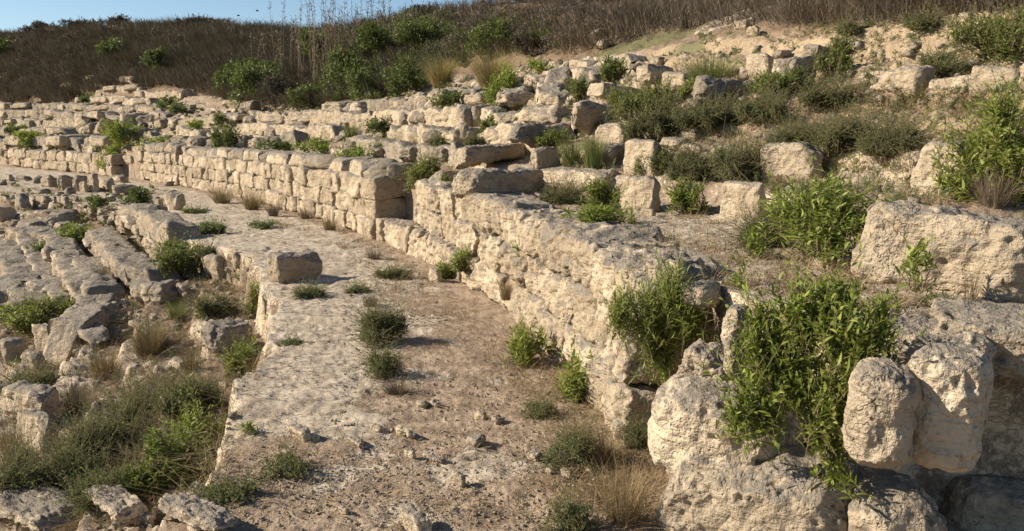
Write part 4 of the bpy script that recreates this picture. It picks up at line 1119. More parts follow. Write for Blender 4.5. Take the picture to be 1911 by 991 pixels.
# ------------------------------------------------------------------ single plants: kind, x0, x1, top, base in the photo, label[, options]
# L leafy bright green, K leafy darker green, G fine grey green, S green grass, D dry tuft, B dry brown twiggy shrub, N dark scrub
PL = [
 ('L', 1340, 1665, 520, 895, 'biggest bright bush hanging over the boulders in the foreground', dict(depth=4.3, dep=.42, leaf=.080, lr=.23, up=1.35, sparse=1.7, lobes=[(1500,590,100,64,.1),(1425,652,66,62),(1575,622,84,70,-.1),(1618,590,34,40),(1415,610,36,46),(1540,560,66,34,.2),(1470,700,80,60),(1425,758,74,46,-.1),(1535,730,84,76,-.1),(1548,812,52,44,-.15),(1565,846,34,22,-.2),(1388,782,36,22,-.2)])),
 ('L', 1128, 1322, 492, 712, 'feathery bright bush growing from the near end of the wall', dict(depth=5.85, leaf=.085, lr=.13, up=1.2, sparse=1.3, lobes=[(1262,540,44,48),(1222,590,66,58),(1165,585,36,44),(1292,600,30,58),(1236,650,52,48),(1250,692,32,18)])),
 ('L', 1030, 1158, 632, 756, 'bright leafy clump at the wall foot under the feathery bush', {}),
 ('L', 938, 1018, 596, 682, 'round bright bush at the wall foot by the dirt walkway', {}),
 ('L', 1338, 1404, 474, 566, 'upright sprig with long leaves on the wall corner', dict(sparse=.35, depth=5.9)),
 ('L', 1048, 1182, 384, 446, 'spreading narrow leaved plant on the wall edge', {}),
 ('L', 1150, 1202, 362, 418, 'thin sprig in front of the pale upright block', dict(sparse=.3)),
 ('L', 1088, 1162, 318, 390, 'bright bush in front of the pale low block on the wall', {}),
 ('G', 1012, 1094, 330, 382, 'grey green shrub right of the largest dark block', {}),
 ('L', 1244, 1324, 328, 402, 'narrow leafy plant beside the pale upright block', {}),
 ('L', 1436, 1672, 322, 498, 'big leafy shrub left of the huge cream block', dict(big=1)),
 ('G', 1366, 1476, 378, 462, 'dark grey green shrub at the left of the big leafy shrub', {}),
 ('L', 1382, 1440, 418, 482, 'small bright shoots under the dark grey green shrub', dict(sparse=.5)),
 ('L', 1686, 1744, 452, 546, 'small dark sprig against the face of the huge cream block', dict(sparse=.45, depth=5.35)),
 ('D', 1784, 1840, 478, 566, 'thin dry sprig against the face of the huge cream block', dict(depth=5.1, sparse=.25)),
 ('G', 1716, 1796, 536, 576, 'low green mat at the foot of the huge cream block', dict(depth=5.2)),
 ('L', 1606, 1634, 476, 508, 'tiny green tuft at the left foot of the huge cream block', dict(sparse=.6)),
 ('L', 1774, 1960, 198, 384, 'tall bright bush at the right edge above the huge cream block', dict(big=1)),
 ('L', 1756, 1812, 322, 366, 'small bright plant under the tall pale boulder, right', {}),
 ('B', 1800, 1911, 320, 392, 'brown dry undergrowth below the bush at the right edge', {}),
 ('S', 1080, 1136, 244, 320, 'tall bright green grass tuft between blocks', {}),
 ('S', 1038, 1092, 252, 312, 'darker grass tuft left of the tall bright tuft', {}),
 ('K', 1000, 1060, 246, 286, 'dark weeds above the black shadowed block', {}),
 ('K', 1186, 1256, 268, 328, 'small leafy shrub covering the pale rounded block', {}),
 ('G', 1252, 1340, 276, 346, 'flowering grey shrub between pale rounded stone and cream block', {}),
 ('G', 1330, 1424, 258, 344, 'grey shrub touching the left side of the cracked cream block', {}),
 ('K', 1138, 1272, 160, 242, 'dark upright shrub left of the largest pitted boulder', {}),
 ('G', 1166, 1290, 196, 268, 'broad grey shrub below the dark upright shrub', {}),
 ('G', 1270, 1402, 192, 256, 'grey shrub below the largest pitted boulder', {}),
 ('G', 1380, 1480, 178, 238, 'sprawling grey shrub below the tall shaded block', {}),
 ('G', 1436, 1548, 218, 280, 'left part of the wide dark shrub band above the cracked block', {}),
 ('G', 1530, 1634, 214, 290, 'middle shrub of the wide dark band above the terrace', {}),
 ('G', 1610, 1716, 224, 296, 'right shrub of the wide dark band above the terrace', {}),
 ('G', 1506, 1606, 156, 208, 'dark shrub under the bank with bare earth', {}),
 ('S', 1262, 1388, 108, 170, 'bright bush growing behind the largest pitted boulder', {}),
 ('L', 1262, 1306, 146, 188, 'green weeds at the left of the largest pitted boulder', {}),
 ('K', 1402, 1506, 136, 192, 'flowering shrub in front of the tall shaded block', {}),
 ('K', 1528, 1594, 84, 152, 'dark bush on the right of the tall shaded block', {}),
 ('K', 1800, 1960, 36, 122, 'big dark green bush at the upper right edge', dict(big=1)),
 ('G', 1732, 1816, 112, 148, 'low green plants on the bank row of blocks', {}),
 ('G', 1726, 1780, 92, 118, 'small grey green shrub on the bare earth bank', {}),
 ('G', 1616, 1648, 136, 156, 'tiny shrub on the low white stone of the bank row', {}),
 ('G', 1690, 1760, 24, 62, 'green shrub below the wire fence on the crest', {}),
 ('G', 1560, 1640, 40, 70, 'low shrub on the slope above the earth bank', {}),
 ('K', 1122, 1172, 110, 158, 'bright clump beside the big grey ledge block', {}),
 ('K', 1058, 1108, 146, 198, 'green tuft beside the flat topped shaded block', {}),
 ('L', 758, 828, 284, 362, 'bright bush in the notch at the end of the near wall', {}),
 ('L', 810, 846, 330, 366, 'small weed on the grey rounded block of the wall', dict(sparse=.5)),
 ('L', 628, 696, 276, 338, 'bright plant hanging over the end of the long middle wall', {}),
 ('L', 556, 642, 256, 288, 'bright bush row on the seats above the long wall, right', {}),
 ('K', 478, 560, 258, 286, 'dark green plants on the seats above the long wall', {}),
 ('L', 448, 478, 286, 318, 'single bush growing out of the long middle wall', {}),
 ('K', 686, 734, 222, 264, 'weedy clump on the seats left of the rounded row', {}),
 ('S', 636, 674, 228, 264, 'grassy weeds on the third row above the wall', {}),
 ('K', 806, 872, 168, 208, 'dark weeds in front of the long pale stones', {}),
 ('L', 908, 980, 128, 208, 'bright green bush right of the golden grass', {}),
 ('L', 978, 1038, 106, 142, 'bright low bush under the dark scrub slope', {}),
 ('D', 862, 972, 98, 176, 'largest plume of golden dry grass', dict(gold=1)),
 ('D', 784, 866, 110, 172, 'smaller plume of golden dry grass to the left', dict(gold=1)),
 ('G', 690, 748, 256, 294, 'grey weeds on the low row behind the notch', {}),
 ('G', 796, 836, 240, 278, 'dark weeds in the middle row of seats', {}),
 ('G', 864, 910, 242, 278, 'olive weeds beside the long shadowed block', {}),
 ('K', 890, 934, 220, 256, 'small green plant in the middle row of seats', {}),
 ('G', 926, 990, 186, 208, 'flat dark weeds on the boulder under the bright bush', {}),
 ('K', 770, 806, 210, 236, 'olive weed on the rounded seats', {}),
 ('L', 194, 256, 266, 322, 'bright bush spilling down at the end of the far left wall', {}),
 ('L', 202, 262, 232, 276, 'dark round bush on the far left tiers', {}),
 ('L', 40, 92, 252, 290, 'bright bush on the far left tiers near the edge', {}),
 ('G', 14, 44, 236, 256, 'dark weeds on the fourth row at the far left', {}),
 ('K', 398, 454, 236, 282, 'dark green bush between seats above the wall', {}),
 ('L', 262, 320, 258, 284, 'bright low plants beside the stub of wall', {}),
 ('L', 352, 384, 224, 248, 'green weeds on the second row above the far wall', {}),
 ('K', 392, 426, 212, 242, 'round olive bush on the third row above the far wall', {}),
 ('G', 316, 348, 194, 218, 'small olive bush at the right end of the topmost row', {}),
 ('K', 292, 332, 180, 204, 'low dark bush right of the topmost row', {}),
 ('G', 150, 178, 178, 198, 'small dark bush on the topmost row, far left', {}),
 ('K', 396, 462, 122, 182, 'green shrub left of the twin slope shrubs', {}),
 ('K', 436, 520, 128, 206, 'tall green shrub on the slope above the topmost seats', {}),
 ('N', 484, 556, 140, 206, 'brown twiggy shrub right of the tall green shrub', {}),
 ('K', 540, 606, 158, 206, 'olive shrub beside the brown twiggy shrub', {}),
 ('K', 276, 316, 98, 154, 'light green shrub alone in the dry scrub', {}),
 ('K', 190, 238, 78, 116, 'round dark green shrub in the dry scrub, far left', {}),
 ('K', -20, 18, 80, 118, 'green shrub cut by the left edge in the dry scrub', {}),
 ('K', 452, 540, 116, 170, 'wide green shrub under the reeds', {}),
 ('K', 606, 690, 96, 180, 'left shrub of the big green thicket under the reeds', {}),
 ('K', 660, 742, 50, 130, 'tallest shrub of the big green thicket under the reeds', {}),
 ('K', 734, 836, 36, 108, 'upper right shrub of the big green thicket', {}),
 ('K', 640, 730, 128, 196, 'lower shrub of the big green thicket', {}),
 ('K', 718, 790, 110, 180, 'shrub between the green thicket and the golden grass', {}),
 ('K', 560, 640, 60, 130, 'small shrub left of the big green thicket', {}),
 ('K', 878, 976, 36, 104, 'dense round dark bush on the slope over the golden grass', dict(big=1)),
 ('N', 958, 1010, 58, 112, 'dark brown bush in the shade of the round dark bush', {}),
 ('K', 976, 1046, 56, 98, 'green bush right of the round dark bush', {}),
 ('N', 342, 436, 38, 84, 'domed dark bush standing on the skyline, left', {}),
 ('N', 60, 130, 54, 90, 'dark bush on the skyline at the far left', {}),
 ('N', 140, 210, 56, 92, 'second dark bush on the skyline at the far left', {}),
 ('N', 214, 268, 52, 90, 'spiky dark bush on the skyline left of the dome', {}),
 ('N', 764, 830, 10, 56, 'dark bush on the skyline above the green thicket', {}),
 ('N', 1090, 1180, 0, 50, 'brown bush on the skyline right of centre', {}),
 ('N', 1250, 1380, -14, 40, 'wide dark bush on the skyline, right', {}),
 ('N', 1380, 1470, -10, 36, 'dark bush left of the gap in the skyline', {}),
 ('N', 1560, 1600, -6, 26, 'small bare bush in the sky gap, right', {}),
 ('N', 1650, 1740, -10, 40, 'dark bush behind the wire fence', {}),
 ('N', 1770, 1850, -10, 34, 'dark bush behind the right part of the wire fence', {}),
 # lower left
 ('L', 112, 168, 416, 462, 'bright bush among the weathered rows, lower left', {}),
 ('K', 288, 384, 450, 520, 'large leafy bush at the lip of the walkway', dict(big=1)),
 ('G', 372, 404, 458, 486, 'grey sprig behind the rounded boulder at the lip', {}),
 ('L', 26, 134, 566, 630, 'bright spreading bush beside the dark sided slab', {}),
 ('L', 138, 160, 546, 580, 'small green plant on the layered outcrop', dict(sparse=.6)),
 ('K', 230, 282, 352, 390, 'green bush left of the upright grey boulder', {}),
 ('K', 166, 204, 370, 398, 'olive tuft on the rubble, lower left', {}),
 ('K', 56, 94, 452, 492, 'olive weed on the third weathered row', {}),
 ('K', 4, 34, 486, 516, 'dark weed on the lowest weathered row', {}),
 ('G', 262, 312, 602, 652, 'dark green herb in the dry grass, lower left', {}),
 ('L', 418, 486, 622, 712, 'bright leafy strip at the foot of the walkway lip', {}),
 ('L', 460, 494, 520, 594, 'narrow green plant against the walkway lip', {}),
 ('G', 362, 436, 540, 596, 'olive herb above the wide flat slab', {}),
 ('S', 310, 356, 560, 600, 'green weed among dry stems left of the flat slab', {}),
 ('G', 300, 420, 690, 780, 'dark herb mound behind the upright pale stone', {}),
 ('G', 208, 330, 716, 806, 'left herb mound around the pale flat stone', {}),
 ('L', 312, 418, 738, 858, 'brightest leafy strip below the walkway lip', {}),
 ('G', 120, 262, 768, 880, 'broad grey green herb mound, lower left', {}),
 ('G', 20, 160, 828, 958, 'grey green herb mound in the bottom left corner', {}),
 ('K', 236, 390, 800, 926, 'tall olive herbs above the large white boulder', {}),
 ('G', 130, 270, 850, 950, 'flowering herbs left of the large white boulder', {}),
 ('G', 36, 130, 686, 746, 'green herb on the bedrock hump at the left edge', {}),
 ('B', 96, 196, 704, 782, 'dark dry tuft beside the fist sized stone', {}),
 ('D', 150, 250, 640, 712, 'pale dry grass on the lower left slope', {}),
 ('D', 226, 330, 590, 668, 'dry grass stems around the dark green herb', {}),
 ('D', 332, 392, 640, 704, 'dry tuft under the wide flat slab', {}),
 ('D', 0, 60, 740, 900, 'brown dry grass at the left edge', dict(sparse=.5)),
 ('D', 40, 84, 556, 612, 'dry tuft behind the bright spreading bush', {}),
 ('D', 176, 216, 486, 540, 'straw tuft between the second and third rows', {}),
 # walkway
 ('G', 656, 758, 556, 642, 'upper half of the grey shrub strip in the walkway', {}),
 ('G', 676, 760, 618, 706, 'lower half of the grey shrub strip in the walkway', {}),
 ('B', 668, 716, 540, 572, 'dry brown top of the shrub strip in the walkway', {}),
 ('B', 690, 790, 700, 738, 'dry brown tuft below the grey shrub strip', {}),
 ('G', 548, 606, 522, 556, 'flat grey plant on the bedrock below the fallen block', {}),
 ('G', 520, 564, 622, 642, 'tiny grey plant on the bedrock of the walkway', {}),
 ('G', 640, 690, 522, 546, 'small dark plant in the shadow of the fallen block', {}),
 ('G', 474, 592, 826, 892, 'grey bush with long shadow on the near walkway', {}),
 ('G', 352, 486, 878, 942, 'dark low bush at the lip end in the foreground', {}),
 ('L', 448, 486, 780, 812, 'small yellow green plant on the lip bedrock', dict(sparse=.5)),
 ('G', 700, 770, 490, 520, 'grey mat in the middle of the far walkway', {}),
 ('D', 520, 562, 356, 392, 'round dry tuft by the foot of the long wall', {}),
 ('B', 490, 530, 372, 404, 'brown dry tuft left of the round tuft, long wall', {}),
 ('B', 550, 588, 384, 408, 'brown dry tuft right of the round tuft, long wall', {}),
 ('G', 362, 424, 404, 436, 'olive tuft on the bedrock of the far walkway', {}),
 ('G', 466, 516, 400, 426, 'small green tuft on the bedrock, far walkway', {}),
 ('G', 340, 384, 380, 398, 'low green weed right of the upright grey boulder', {}),
 ('D', 380, 450, 344, 380, 'dry grass along the start of the long wall', {}),
 ('D', 440, 500, 352, 392, 'dry grass along the middle of the long wall', {}),
 ('D', 590, 640, 396, 432, 'dry tuft at the foot of the long wall end', {}),
 ('B', 672, 724, 456, 486, 'dry tuft at the wall corner beside the notch', {}),
 ('L', 814, 850, 482, 522, 'small green plant at the foot of the near wall', {}),
 ('L', 842, 896, 458, 506, 'weedy plant in the second course of the near wall', dict(depth=12.6)),
 ('L', 956, 1004, 452, 502, 'green tuft in a joint of the near wall', dict(depth=10.3)),
 ('D', 920, 968, 508, 560, 'dry clump in a joint of the near wall', dict(depth=9.9)),
 ('D', 1090, 1160, 520, 600, 'brown root tangle on the face of the near wall', dict(depth=7.3, sparse=.6)),
 ('D', 1100, 1190, 560, 680, 'thin dry stems above the bright leafy clump', dict(depth=7.0, sparse=.25)),
 ('G', 968, 1044, 716, 782, 'dark grey tuft at the wall foot in the foreground', {}),
 ('G', 988, 1140, 766, 872, 'grey herb mound at the wall foot in the foreground', {}),
 ('G', 994, 1124, 880, 1000, 'grey green bush at the bottom edge by the wall', {}),
 ('G', 1146, 1232, 744, 836, 'grey green herb under the pitted upright boulder', dict(depth=5.7)),
 ('D', 1090, 1236, 846, 990, 'pale dry grass at the foot of the bulging boulder', {}),
 ('D', 1060, 1200, 790, 872, 'tangled dry stems behind the three white pebbles', dict(sparse=.6)),
 ('D', 1560, 1620, 470, 512, 'dry litter under the big leafy shrub', dict(sparse=.5)),
]
KIND = {'L': ('leafy_shrub', 'shrub', M_LEAF), 'K': ('leafy_shrub', 'shrub', M_LEAFD), 'G': ('grey_shrub', 'shrub', M_FINE), 'S': ('grass_tuft', 'grass tuft', M_GRASS),
        'D': ('dry_tuft', 'dry grass', M_STRAW), 'B': ('dry_tuft', 'dry plant', M_BROWN), 'N': ('dark_scrub_bush', 'bush', M_DARKSCRUB)}
_q = hit([(p[1] + p[2]) / 2 for p in PL], [min(p[4], 1010) for p in PL])
for k, (kd, x0, x1, y0, y1, lab, opt) in enumerate(PL):
    rs = np.random.RandomState(500 + k)
    base = _q[k].copy()
    if 'depth' in opt:
        d = ray((x0 + x1) / 2, y1)[0]
        base = d * opt['depth'] / d[1] + np.array([0, 0, CAM_Z])
    dist = math.hypot(base[0], base[1])
    if dist > 130 or (kd == 'N' and y0 < 57):
        # on the skyline: stand it on the crest itself
        az = ray((x0 + x1) / 2, 240)[0]; tt = np.linspace(12, 110, 500)
        cp = az[None] * tt[:, None]; cz = ground(cp[:, :2]); vv = project(np.column_stack([cp[:, :2], cz]))[1]
        i = vv.argmin(); base = np.array([cp[i, 0], cp[i, 1], cz[i] - 0.1]); dist = tt[i]; y1 = max(vv[i] + 3, y0 + 22)
    w = (x1 - x0) * dist / F_PX
    h = (y1 - y0) * dist / F_PX
    dep = opt.get('dep', w * 0.85)
    if 'depth' not in opt:
        g = base[:2] * (1 + 0.22 * dep / dist)
        base = np.array([g[0], g[1], max(base[2] - 0.03, min(ground(g[None])[0], base[2] + 0.1)) - 0.03])
    nm, cat, mat = KIND[kd]
    px_m = dist / 803.0
    sp = opt.get('sparse', 1.0)
    lob = opt.get('lobes')
    if lob: lob = [((l[0] - 8 - (x0 + x1) / 2) / (x1 - x0), (y1 - l[1] + 24) / (y1 - y0), l[2] * 0.92 / (x1 - x0), l[3] * 0.92 / (y1 - y0)) + tuple(l[4:]) for l in lob]
    if kd in 'LK':
        ll = np.clip(opt.get('leaf', 0.080 if kd == 'L' else 0.060), 3.4 * px_m, 0.34 * max(h, w)); lw = max(ll * opt.get('lr', 0.20 if kd == 'L' else 0.26), 1.0 * px_m)
        nl = int(np.clip(sp * 5.0 * w * h * 0.75 / (ll * lw * 0.62), 60, 22000))
        per = 13 if dist < 12 else 8
        lv, st = gen_bush(rs, w, dep, h, max(6, nl // per), per, min(0.30, 0.42 * h) if kd == 'L' else min(0.24, 0.3 * h), ll, lw, 1 if dist < 12 else 0, opt.get('up', 1.0), 0.8, lob,
                          max(0.003, 0.3 * px_m), 3 if sp < 0.7 else None, 1.0, 0.08)
    elif kd in 'GN':
        ll = max(0.026, 1.7 * px_m) if kd == 'G' else max(0.06, 2.2 * px_m); lw = max(0.009, 0.75 * px_m)
        nl = int(np.clip(sp * ((2.8 if dist < 8 else 6.0) if kd == 'G' else 4.6) * w * (h + dep * 0.3) * 0.8 / (ll * lw * 0.6), 150, 24000))
        per = 14
        lv, st = gen_bush(rs, w, dep, h, max(14, nl // per), per, min(0.20, 0.55 * h) if kd == 'G' else 0.22 * h, ll, lw, 0, 0.45, 0.95, lob, max(0.0022, 0.25 * px_m), rs.randint(9, 16), 0.72 if kd == 'G' else 0.9, 0.3 if kd == 'G' else 0.15)
    else:
        bw = max(0.006 if kd != 'S' else 0.008, 0.65 * px_m)
        nb = int(np.clip(sp * (2.6 if opt.get('gold') else 1) * (5.0 if kd == 'S' else 3.4) * w * h / (bw * h * 0.6), 40, 2500))
        lean, cv = (0.42, 0.35) if kd == 'S' else ((0.5, 0.9) if opt.get('gold') else (0.62, 0.5))
        lv, st = gen_blades(rs, w, dep, h, nb, bw, lean, cv, base_r=0.3)
        if opt.get('gold'): pass
    V, Q, T = lv
    if opt.get('gold'): mat = M_GOLD
    if kd == 'K' and dist > 24: mat = M_SLOPE
    # trim to the measured size
    for ax, lim in ((0, w), (1, dep)):
        if lob: break
        r = np.percentile(np.abs(V[:, ax]), 98.0)
        f = lim / 2 / max(r, 1e-4)
        f = np.clip(f, .5, 1.8)
        V[:, ax] *= f
        if st: st[0][:, ax] *= f
    f = 1.0 if lob else np.clip(h / max(np.percentile(V[:, 2], 99.3), 1e-3), 0.4, 2.0)
    V[:, 2] *= f
    if st: st[0][:, 2] *= f
    yaw = -math.atan2(base[0], base[1])
    if st is not None and dist < 20:
        root = empty(nm, base, yaw)
        mesh_obj('foliage', V, Q, mat, parent=root, Ft=T)
        mesh_obj('stems', st[0], st[1], M_STEM, parent=root)
    else:
        root = mesh_obj(nm, V, Q, mat, Ft=T); root.location = base; root.rotation_euler = (0, 0, yaw)
    tag(root, lab, cat)

# ------------------------------------------------------------------ tall dry reeds on the skyline
REEDS = [(596, 168, -14, 9), (622, 150, -20, 12), (648, 140, -10, 10), (676, 120, -4, 8), (706, 110, -6, 8), (734, 104, 6, 7), (752, 96, 14, 5), (520, 150, 8, 4), (545, 150, 14, 4), (574, 160, 0, 6),
         (490, 130, 60, 5), (505, 204, 150, 12)]
RL = ['reed clump left of the thickest reeds', 'tallest and thickest reed clump on the skyline', 'reed clump right of the tallest reeds', 'reed clump over the green thicket, left', 'reed clump over the middle of the green thicket',
      'reed clump over the right of the green thicket', 'short reeds at the right end of the reed stand', 'lone thin reeds at the left end of the stand', 'thin reeds second from the left end', 'reeds third from the left end of the stand',
      'short dry stalks in the scrub before the reeds', 'brown stalks standing in the twiggy shrub']
_q = hit([r[0] for r in REEDS], [r[1] for r in REEDS])
for k, (x, yb, yt, n) in enumerate(REEDS):
    rs = np.random.RandomState(900 + k)
    b = _q[k]; dist = math.hypot(b[0], b[1]); h = (yb - yt) * dist / F_PX; sp = 26 * dist / F_PX
    n = int(n * 1.8)
    P = np.zeros((n, 6, 3)); t = np.linspace(0, 1, 6)
    o = rs.uniform(-1, 1, (n, 2)) * sp * 0.55; ln = rs.normal(0, 0.08, (n, 2)) * h; hh = h * rs.uniform(0.40, 1.05, n)
    P[:, :, 0] = o[:, :1] + ln[:, :1] * t ** 1.6; P[:, :, 1] = o[:, 1:] + ln[:, 1:] * t ** 1.6; P[:, :, 2] = hh[:, None] * t
    root = empty('dry_reed_clump', b)
    for j in range(n):
        V, Q = tubes(P[j:j + 1], np.linspace(0.015, 0.007, 6) * dist / 45)
        nb = 14
        f = rs.uniform(0.62, 1.0, nb)
        B = np.column_stack([o[j, 0] + ln[j, 0] * f ** 1.6, o[j, 1] + ln[j, 1] * f ** 1.6, hh[j] * f])
        Dn = unit(np.column_stack([rs.normal(0, .55, nb), rs.normal(0, .55, nb), rs.uniform(.3, 1, nb)])); Sd = unit(np.cross(Dn, rs.normal(size=(nb, 3))))
        lv = leaf_faces(B, Dn, Sd, np.full(nb, 0.20) * dist / 45, np.full(nb, 0.035) * dist / 45, 0.1, 0)
        mesh_obj('stalk', np.vstack([V, lv[0]]), np.vstack([Q, lv[1] + len(V)]), M_BROWN, parent=root)
    tag(root, RL[k], 'dry reeds', 'tall dry reeds on the slope')
# ------------------------------------------------------------------ uncountable cover: scrub, litter, gravel, rubble
def inside(poly, x, y):
    r = np.zeros(len(x), bool)
    for a, b in zip(poly, poly[1:] + poly[:1]):
        if a[1] != b[1]:
            r ^= ((a[1] > y) != (b[1] > y)) & (x < (b[0] - a[0]) * (y - a[1]) / (b[1] - a[1]) + a[0])
    return r
def scatter(poly, n, rs, area=True):
    xs = [p[0] for p in poly]; ys = [p[1] for p in poly]
    x = rs.uniform(min(xs), max(xs), n * 3); y = rs.uniform(min(ys), max(ys), n * 3)
    k = inside(poly, x, y); x, y = x[k][:n], y[k][:n]
    q = hit(x, y)
    d = np.hypot(q[:, 0], q[:, 1])
    return q[d < 125], d[d < 125]
def crest_pts(px0, px1, n, rs):
    out = []
    tt = np.linspace(12, 110, 400)
    for px in rs.uniform(px0, px1, n):
        az = ray(px, 240)[0]
        cp = az[None] * tt[:, None]; cz = ground(cp[:, :2]); vv = project(np.column_stack([cp[:, :2], cz]))[1]
        i = vv.argmin(); j = min(max(0, i + rs.randint(-14, 6)), 399)
        out.append((cp[j, 0], cp[j, 1], cz[j]))
    q = np.array(out)
    return q, np.hypot(q[:, 0], q[:, 1])

def cover(name, q, d, rs, gen, mat, label, cat):
    Vs, Qs, off = [], [], 0
    for b, dist in zip(q, d):
        V, Q = gen(rs, dist)
        a = rs.uniform(0, 6.28)
        Vs.append(rotz(V, a) + b); Qs.append(Q + off); off += len(V)
    o = mesh_obj(name, np.vstack(Vs), np.vstack(Qs), mat)
    tag(o, label, cat, kind='stuff')
    return o

rs = np.random.RandomState(77)
SCRUB = [(-60, 190), (120, 172), (200, 150), (300, 152), (440, 190), (600, 206), (770, 172), (880, 112), (1050, 104), (1140, 92), (1250, 58), (1420, 50), (1640, 46), (1911, 20), (1960, -60), (-60, -60)]
q1, d1 = scatter(SCRUB, 2400, rs)
q3, d3 = scatter([(-60, 196), (130, 192), (210, 160), (330, 165), (450, 190), (600, 200), (760, 170), (760, 60), (-60, 60)], 2200, rs)
q1 = np.vstack([q1, q3]); d1 = np.concatenate([d1, d3])
q2, d2 = crest_pts(-40, 1950, 420, rs)
def g_scrub(rs, dist):
    k_ = 0.75 + 0.5 * min(1, dist / 70); w = rs.uniform(0.7, 1.8) * k_; h = rs.uniform(0.35, 0.95) * k_
    (V, Q, _), _ = gen_blades(rs, w, w, h, 46, max(0.014, 0.62 * dist / 803), 0.62, 0.4, 0.42)
    return V, Q
q = np.vstack([q1, q2]); d = np.concatenate([d1, d2])
pick = np.clip(0.52 + 0.75 * fbm(q * np.array([1, 1, 0]), 0.16, 3, 71) + rs.uniform(-0.32, 0.32, len(q)), 0, 1)
cover('dry_scrub', q[pick < 0.62], d[pick < 0.62], rs, g_scrub, M_SCRUB, 'dry brown scrub covering the whole slope behind the seats', 'dry scrub')
cover('dry_grass', q[pick > 0.84], d[pick > 0.84], rs, g_scrub, M_BROWN, 'paler dry grass mixed through the brown scrub slope', 'dry grass')
cover('dark_scrub', q[(pick >= .62) & (pick <= .84)], d[(pick >= .62) & (pick <= .84)], rs, g_scrub, M_DARKSCRUB, 'dark twiggy scrub mixed through the brown slope', 'dry scrub')

qh, dh = scatter([(380, 190), (600, 60), (760, 30), (1000, 40), (1050, 100), (880, 120), (760, 180)], 380, rs)
def g_hill(rs, dist):
    w = rs.uniform(0.4, 1.3); h = rs.uniform(0.2, 0.7)
    (V, Q, _), _ = gen_bush(rs, w, w, h, 26, 8, h * .45, max(0.05, 2.2 * dist / 803), max(0.016, 0.85 * dist / 803), nl=4)
    return V, Q
cover('slope_weeds', qh, dh, rs, g_hill, M_SLOPE, 'scattered olive weeds blending into the dry slope above the seats', 'weeds')

qm, dm = scatter(SCRUB[:10] + [(1140, -20), (-60, -20)], 420, rs)
def g_mound(rs, dist):
    w = rs.uniform(1.0, 2.6); h = rs.uniform(0.5, 1.25)
    (V, Q, _), _ = gen_bush(rs, w, w * .8, h, 46, 9, h * .35, max(0.09, 2.6 * dist / 803), max(0.018, 0.7 * dist / 803), up=0.7, nl=5)
    return V, Q
k_ = rs.uniform(size=len(qm)) < 0.5
cover('brown_scrub_mounds', qm[k_], dm[k_], rs, g_mound, M_SCRUB, 'rounded grey brown scrub mounds rising from the dry slope', 'dry scrub')
cover('dark_scrub_mounds', qm[~k_], dm[~k_], rs, g_mound, M_DARKSCRUB, 'rounded dark scrub mounds scattered over the dry slope', 'dry scrub')
qn, dn = scatter([(600, 205), (590, 110), (690, 50), (850, 32), (870, 110), (800, 175)], 200, rs)
def g_thick(rs, dist):
    w = rs.uniform(0.8, 2.0); h = rs.uniform(0.5, 1.2)
    (V, Q, _), _ = gen_bush(rs, w, w, h, 40, 9, h * .4, max(0.07, 2.6 * dist / 803), max(0.02, 0.8 * dist / 803), up=1.1, nl=5)
    return V, Q
cover('green_undergrowth', qn, dn, rs, g_thick, M_SLOPE, 'green undergrowth filling the thicket below the reeds', 'undergrowth')

# low weeds and dead grass between the seats
TIERS_L = [(0, 330), (330, 345), (300, 400), (330, 480), (480, 480), (490, 640), (400, 880), (300, 991), (0, 991)]
TIERS_U = [(0, 190), (300, 185), (600, 205), (800, 175), (900, 130), (1050, 110), (1250, 130), (1560, 140), (1911, 130), (1911, 330), (1640, 420), (1350, 340), (1160, 330), (1000, 310), (700, 290), (350, 270), (240, 285), (0, 300)]
def g_low(rs, dist):
    w = rs.uniform(0.15, 0.5); h = rs.uniform(0.05, 0.22)
    (V, Q, _), _ = gen_blades(rs, w, w, h, 22, max(0.005, 0.5 * dist / 803), 0.8, 0.5, 0.4)
    return V, Q
qa, da = scatter(TIERS_L, 1500, rs); qb, db = scatter(TIERS_U, 1500, rs)
WALK = [(480, 480), (640, 420), (380, 365), (350, 400), (460, 470), (500, 640), (400, 860), (300, 991), (1240, 991), (1230, 840), (1040, 690), (850, 560), (720, 470)]
FOOT = [(370, 350), (560, 398), (720, 458), (850, 552), (1040, 680), (1160, 760), (1230, 850), (1240, 991), (1100, 991), (1080, 860), (940, 700), (780, 580), (640, 470), (480, 410), (360, 372)]
TERR = [(1000, 372), (1180, 400), (1350, 410), (1400, 460), (1600, 510), (1700, 580), (1640, 590), (1350, 540), (1180, 470), (1050, 400)]
qc, dc = scatter(FOOT, 420, rs); qd, dd = scatter(TERR, 120, rs)
q = np.vstack([qa, qb, qc, qd]); d = np.concatenate([da, db, dc, dd])
cover('dead_grass', q, d, rs, g_low, M_STRAW, 'short dead straw grass between the stones and along the wall foot', 'dead grass')
qa, da = scatter(TIERS_U, 1100, rs); qb, db = scatter(TIERS_L, 350, rs)
def g_weed(rs, dist):
    w = rs.uniform(0.2, 0.55); h = rs.uniform(0.08, 0.26)
    (V, Q, _), _ = gen_bush(rs, w, w, h, 12, 7, h * .5, max(0.03, 1.9 * dist / 803), max(0.010, 0.8 * dist / 803), nl=3)
    return V, Q
qe, de = scatter([(1180, 130), (1300, 70), (1560, 50), (1911, 40), (1911, 230), (1560, 230), (1500, 150)], 260, rs)
cover('low_weeds', np.vstack([qa, qb, qe]), np.concatenate([da, db, de]), rs, g_weed, M_FINE, 'low olive weeds growing between the seat blocks', 'weeds')

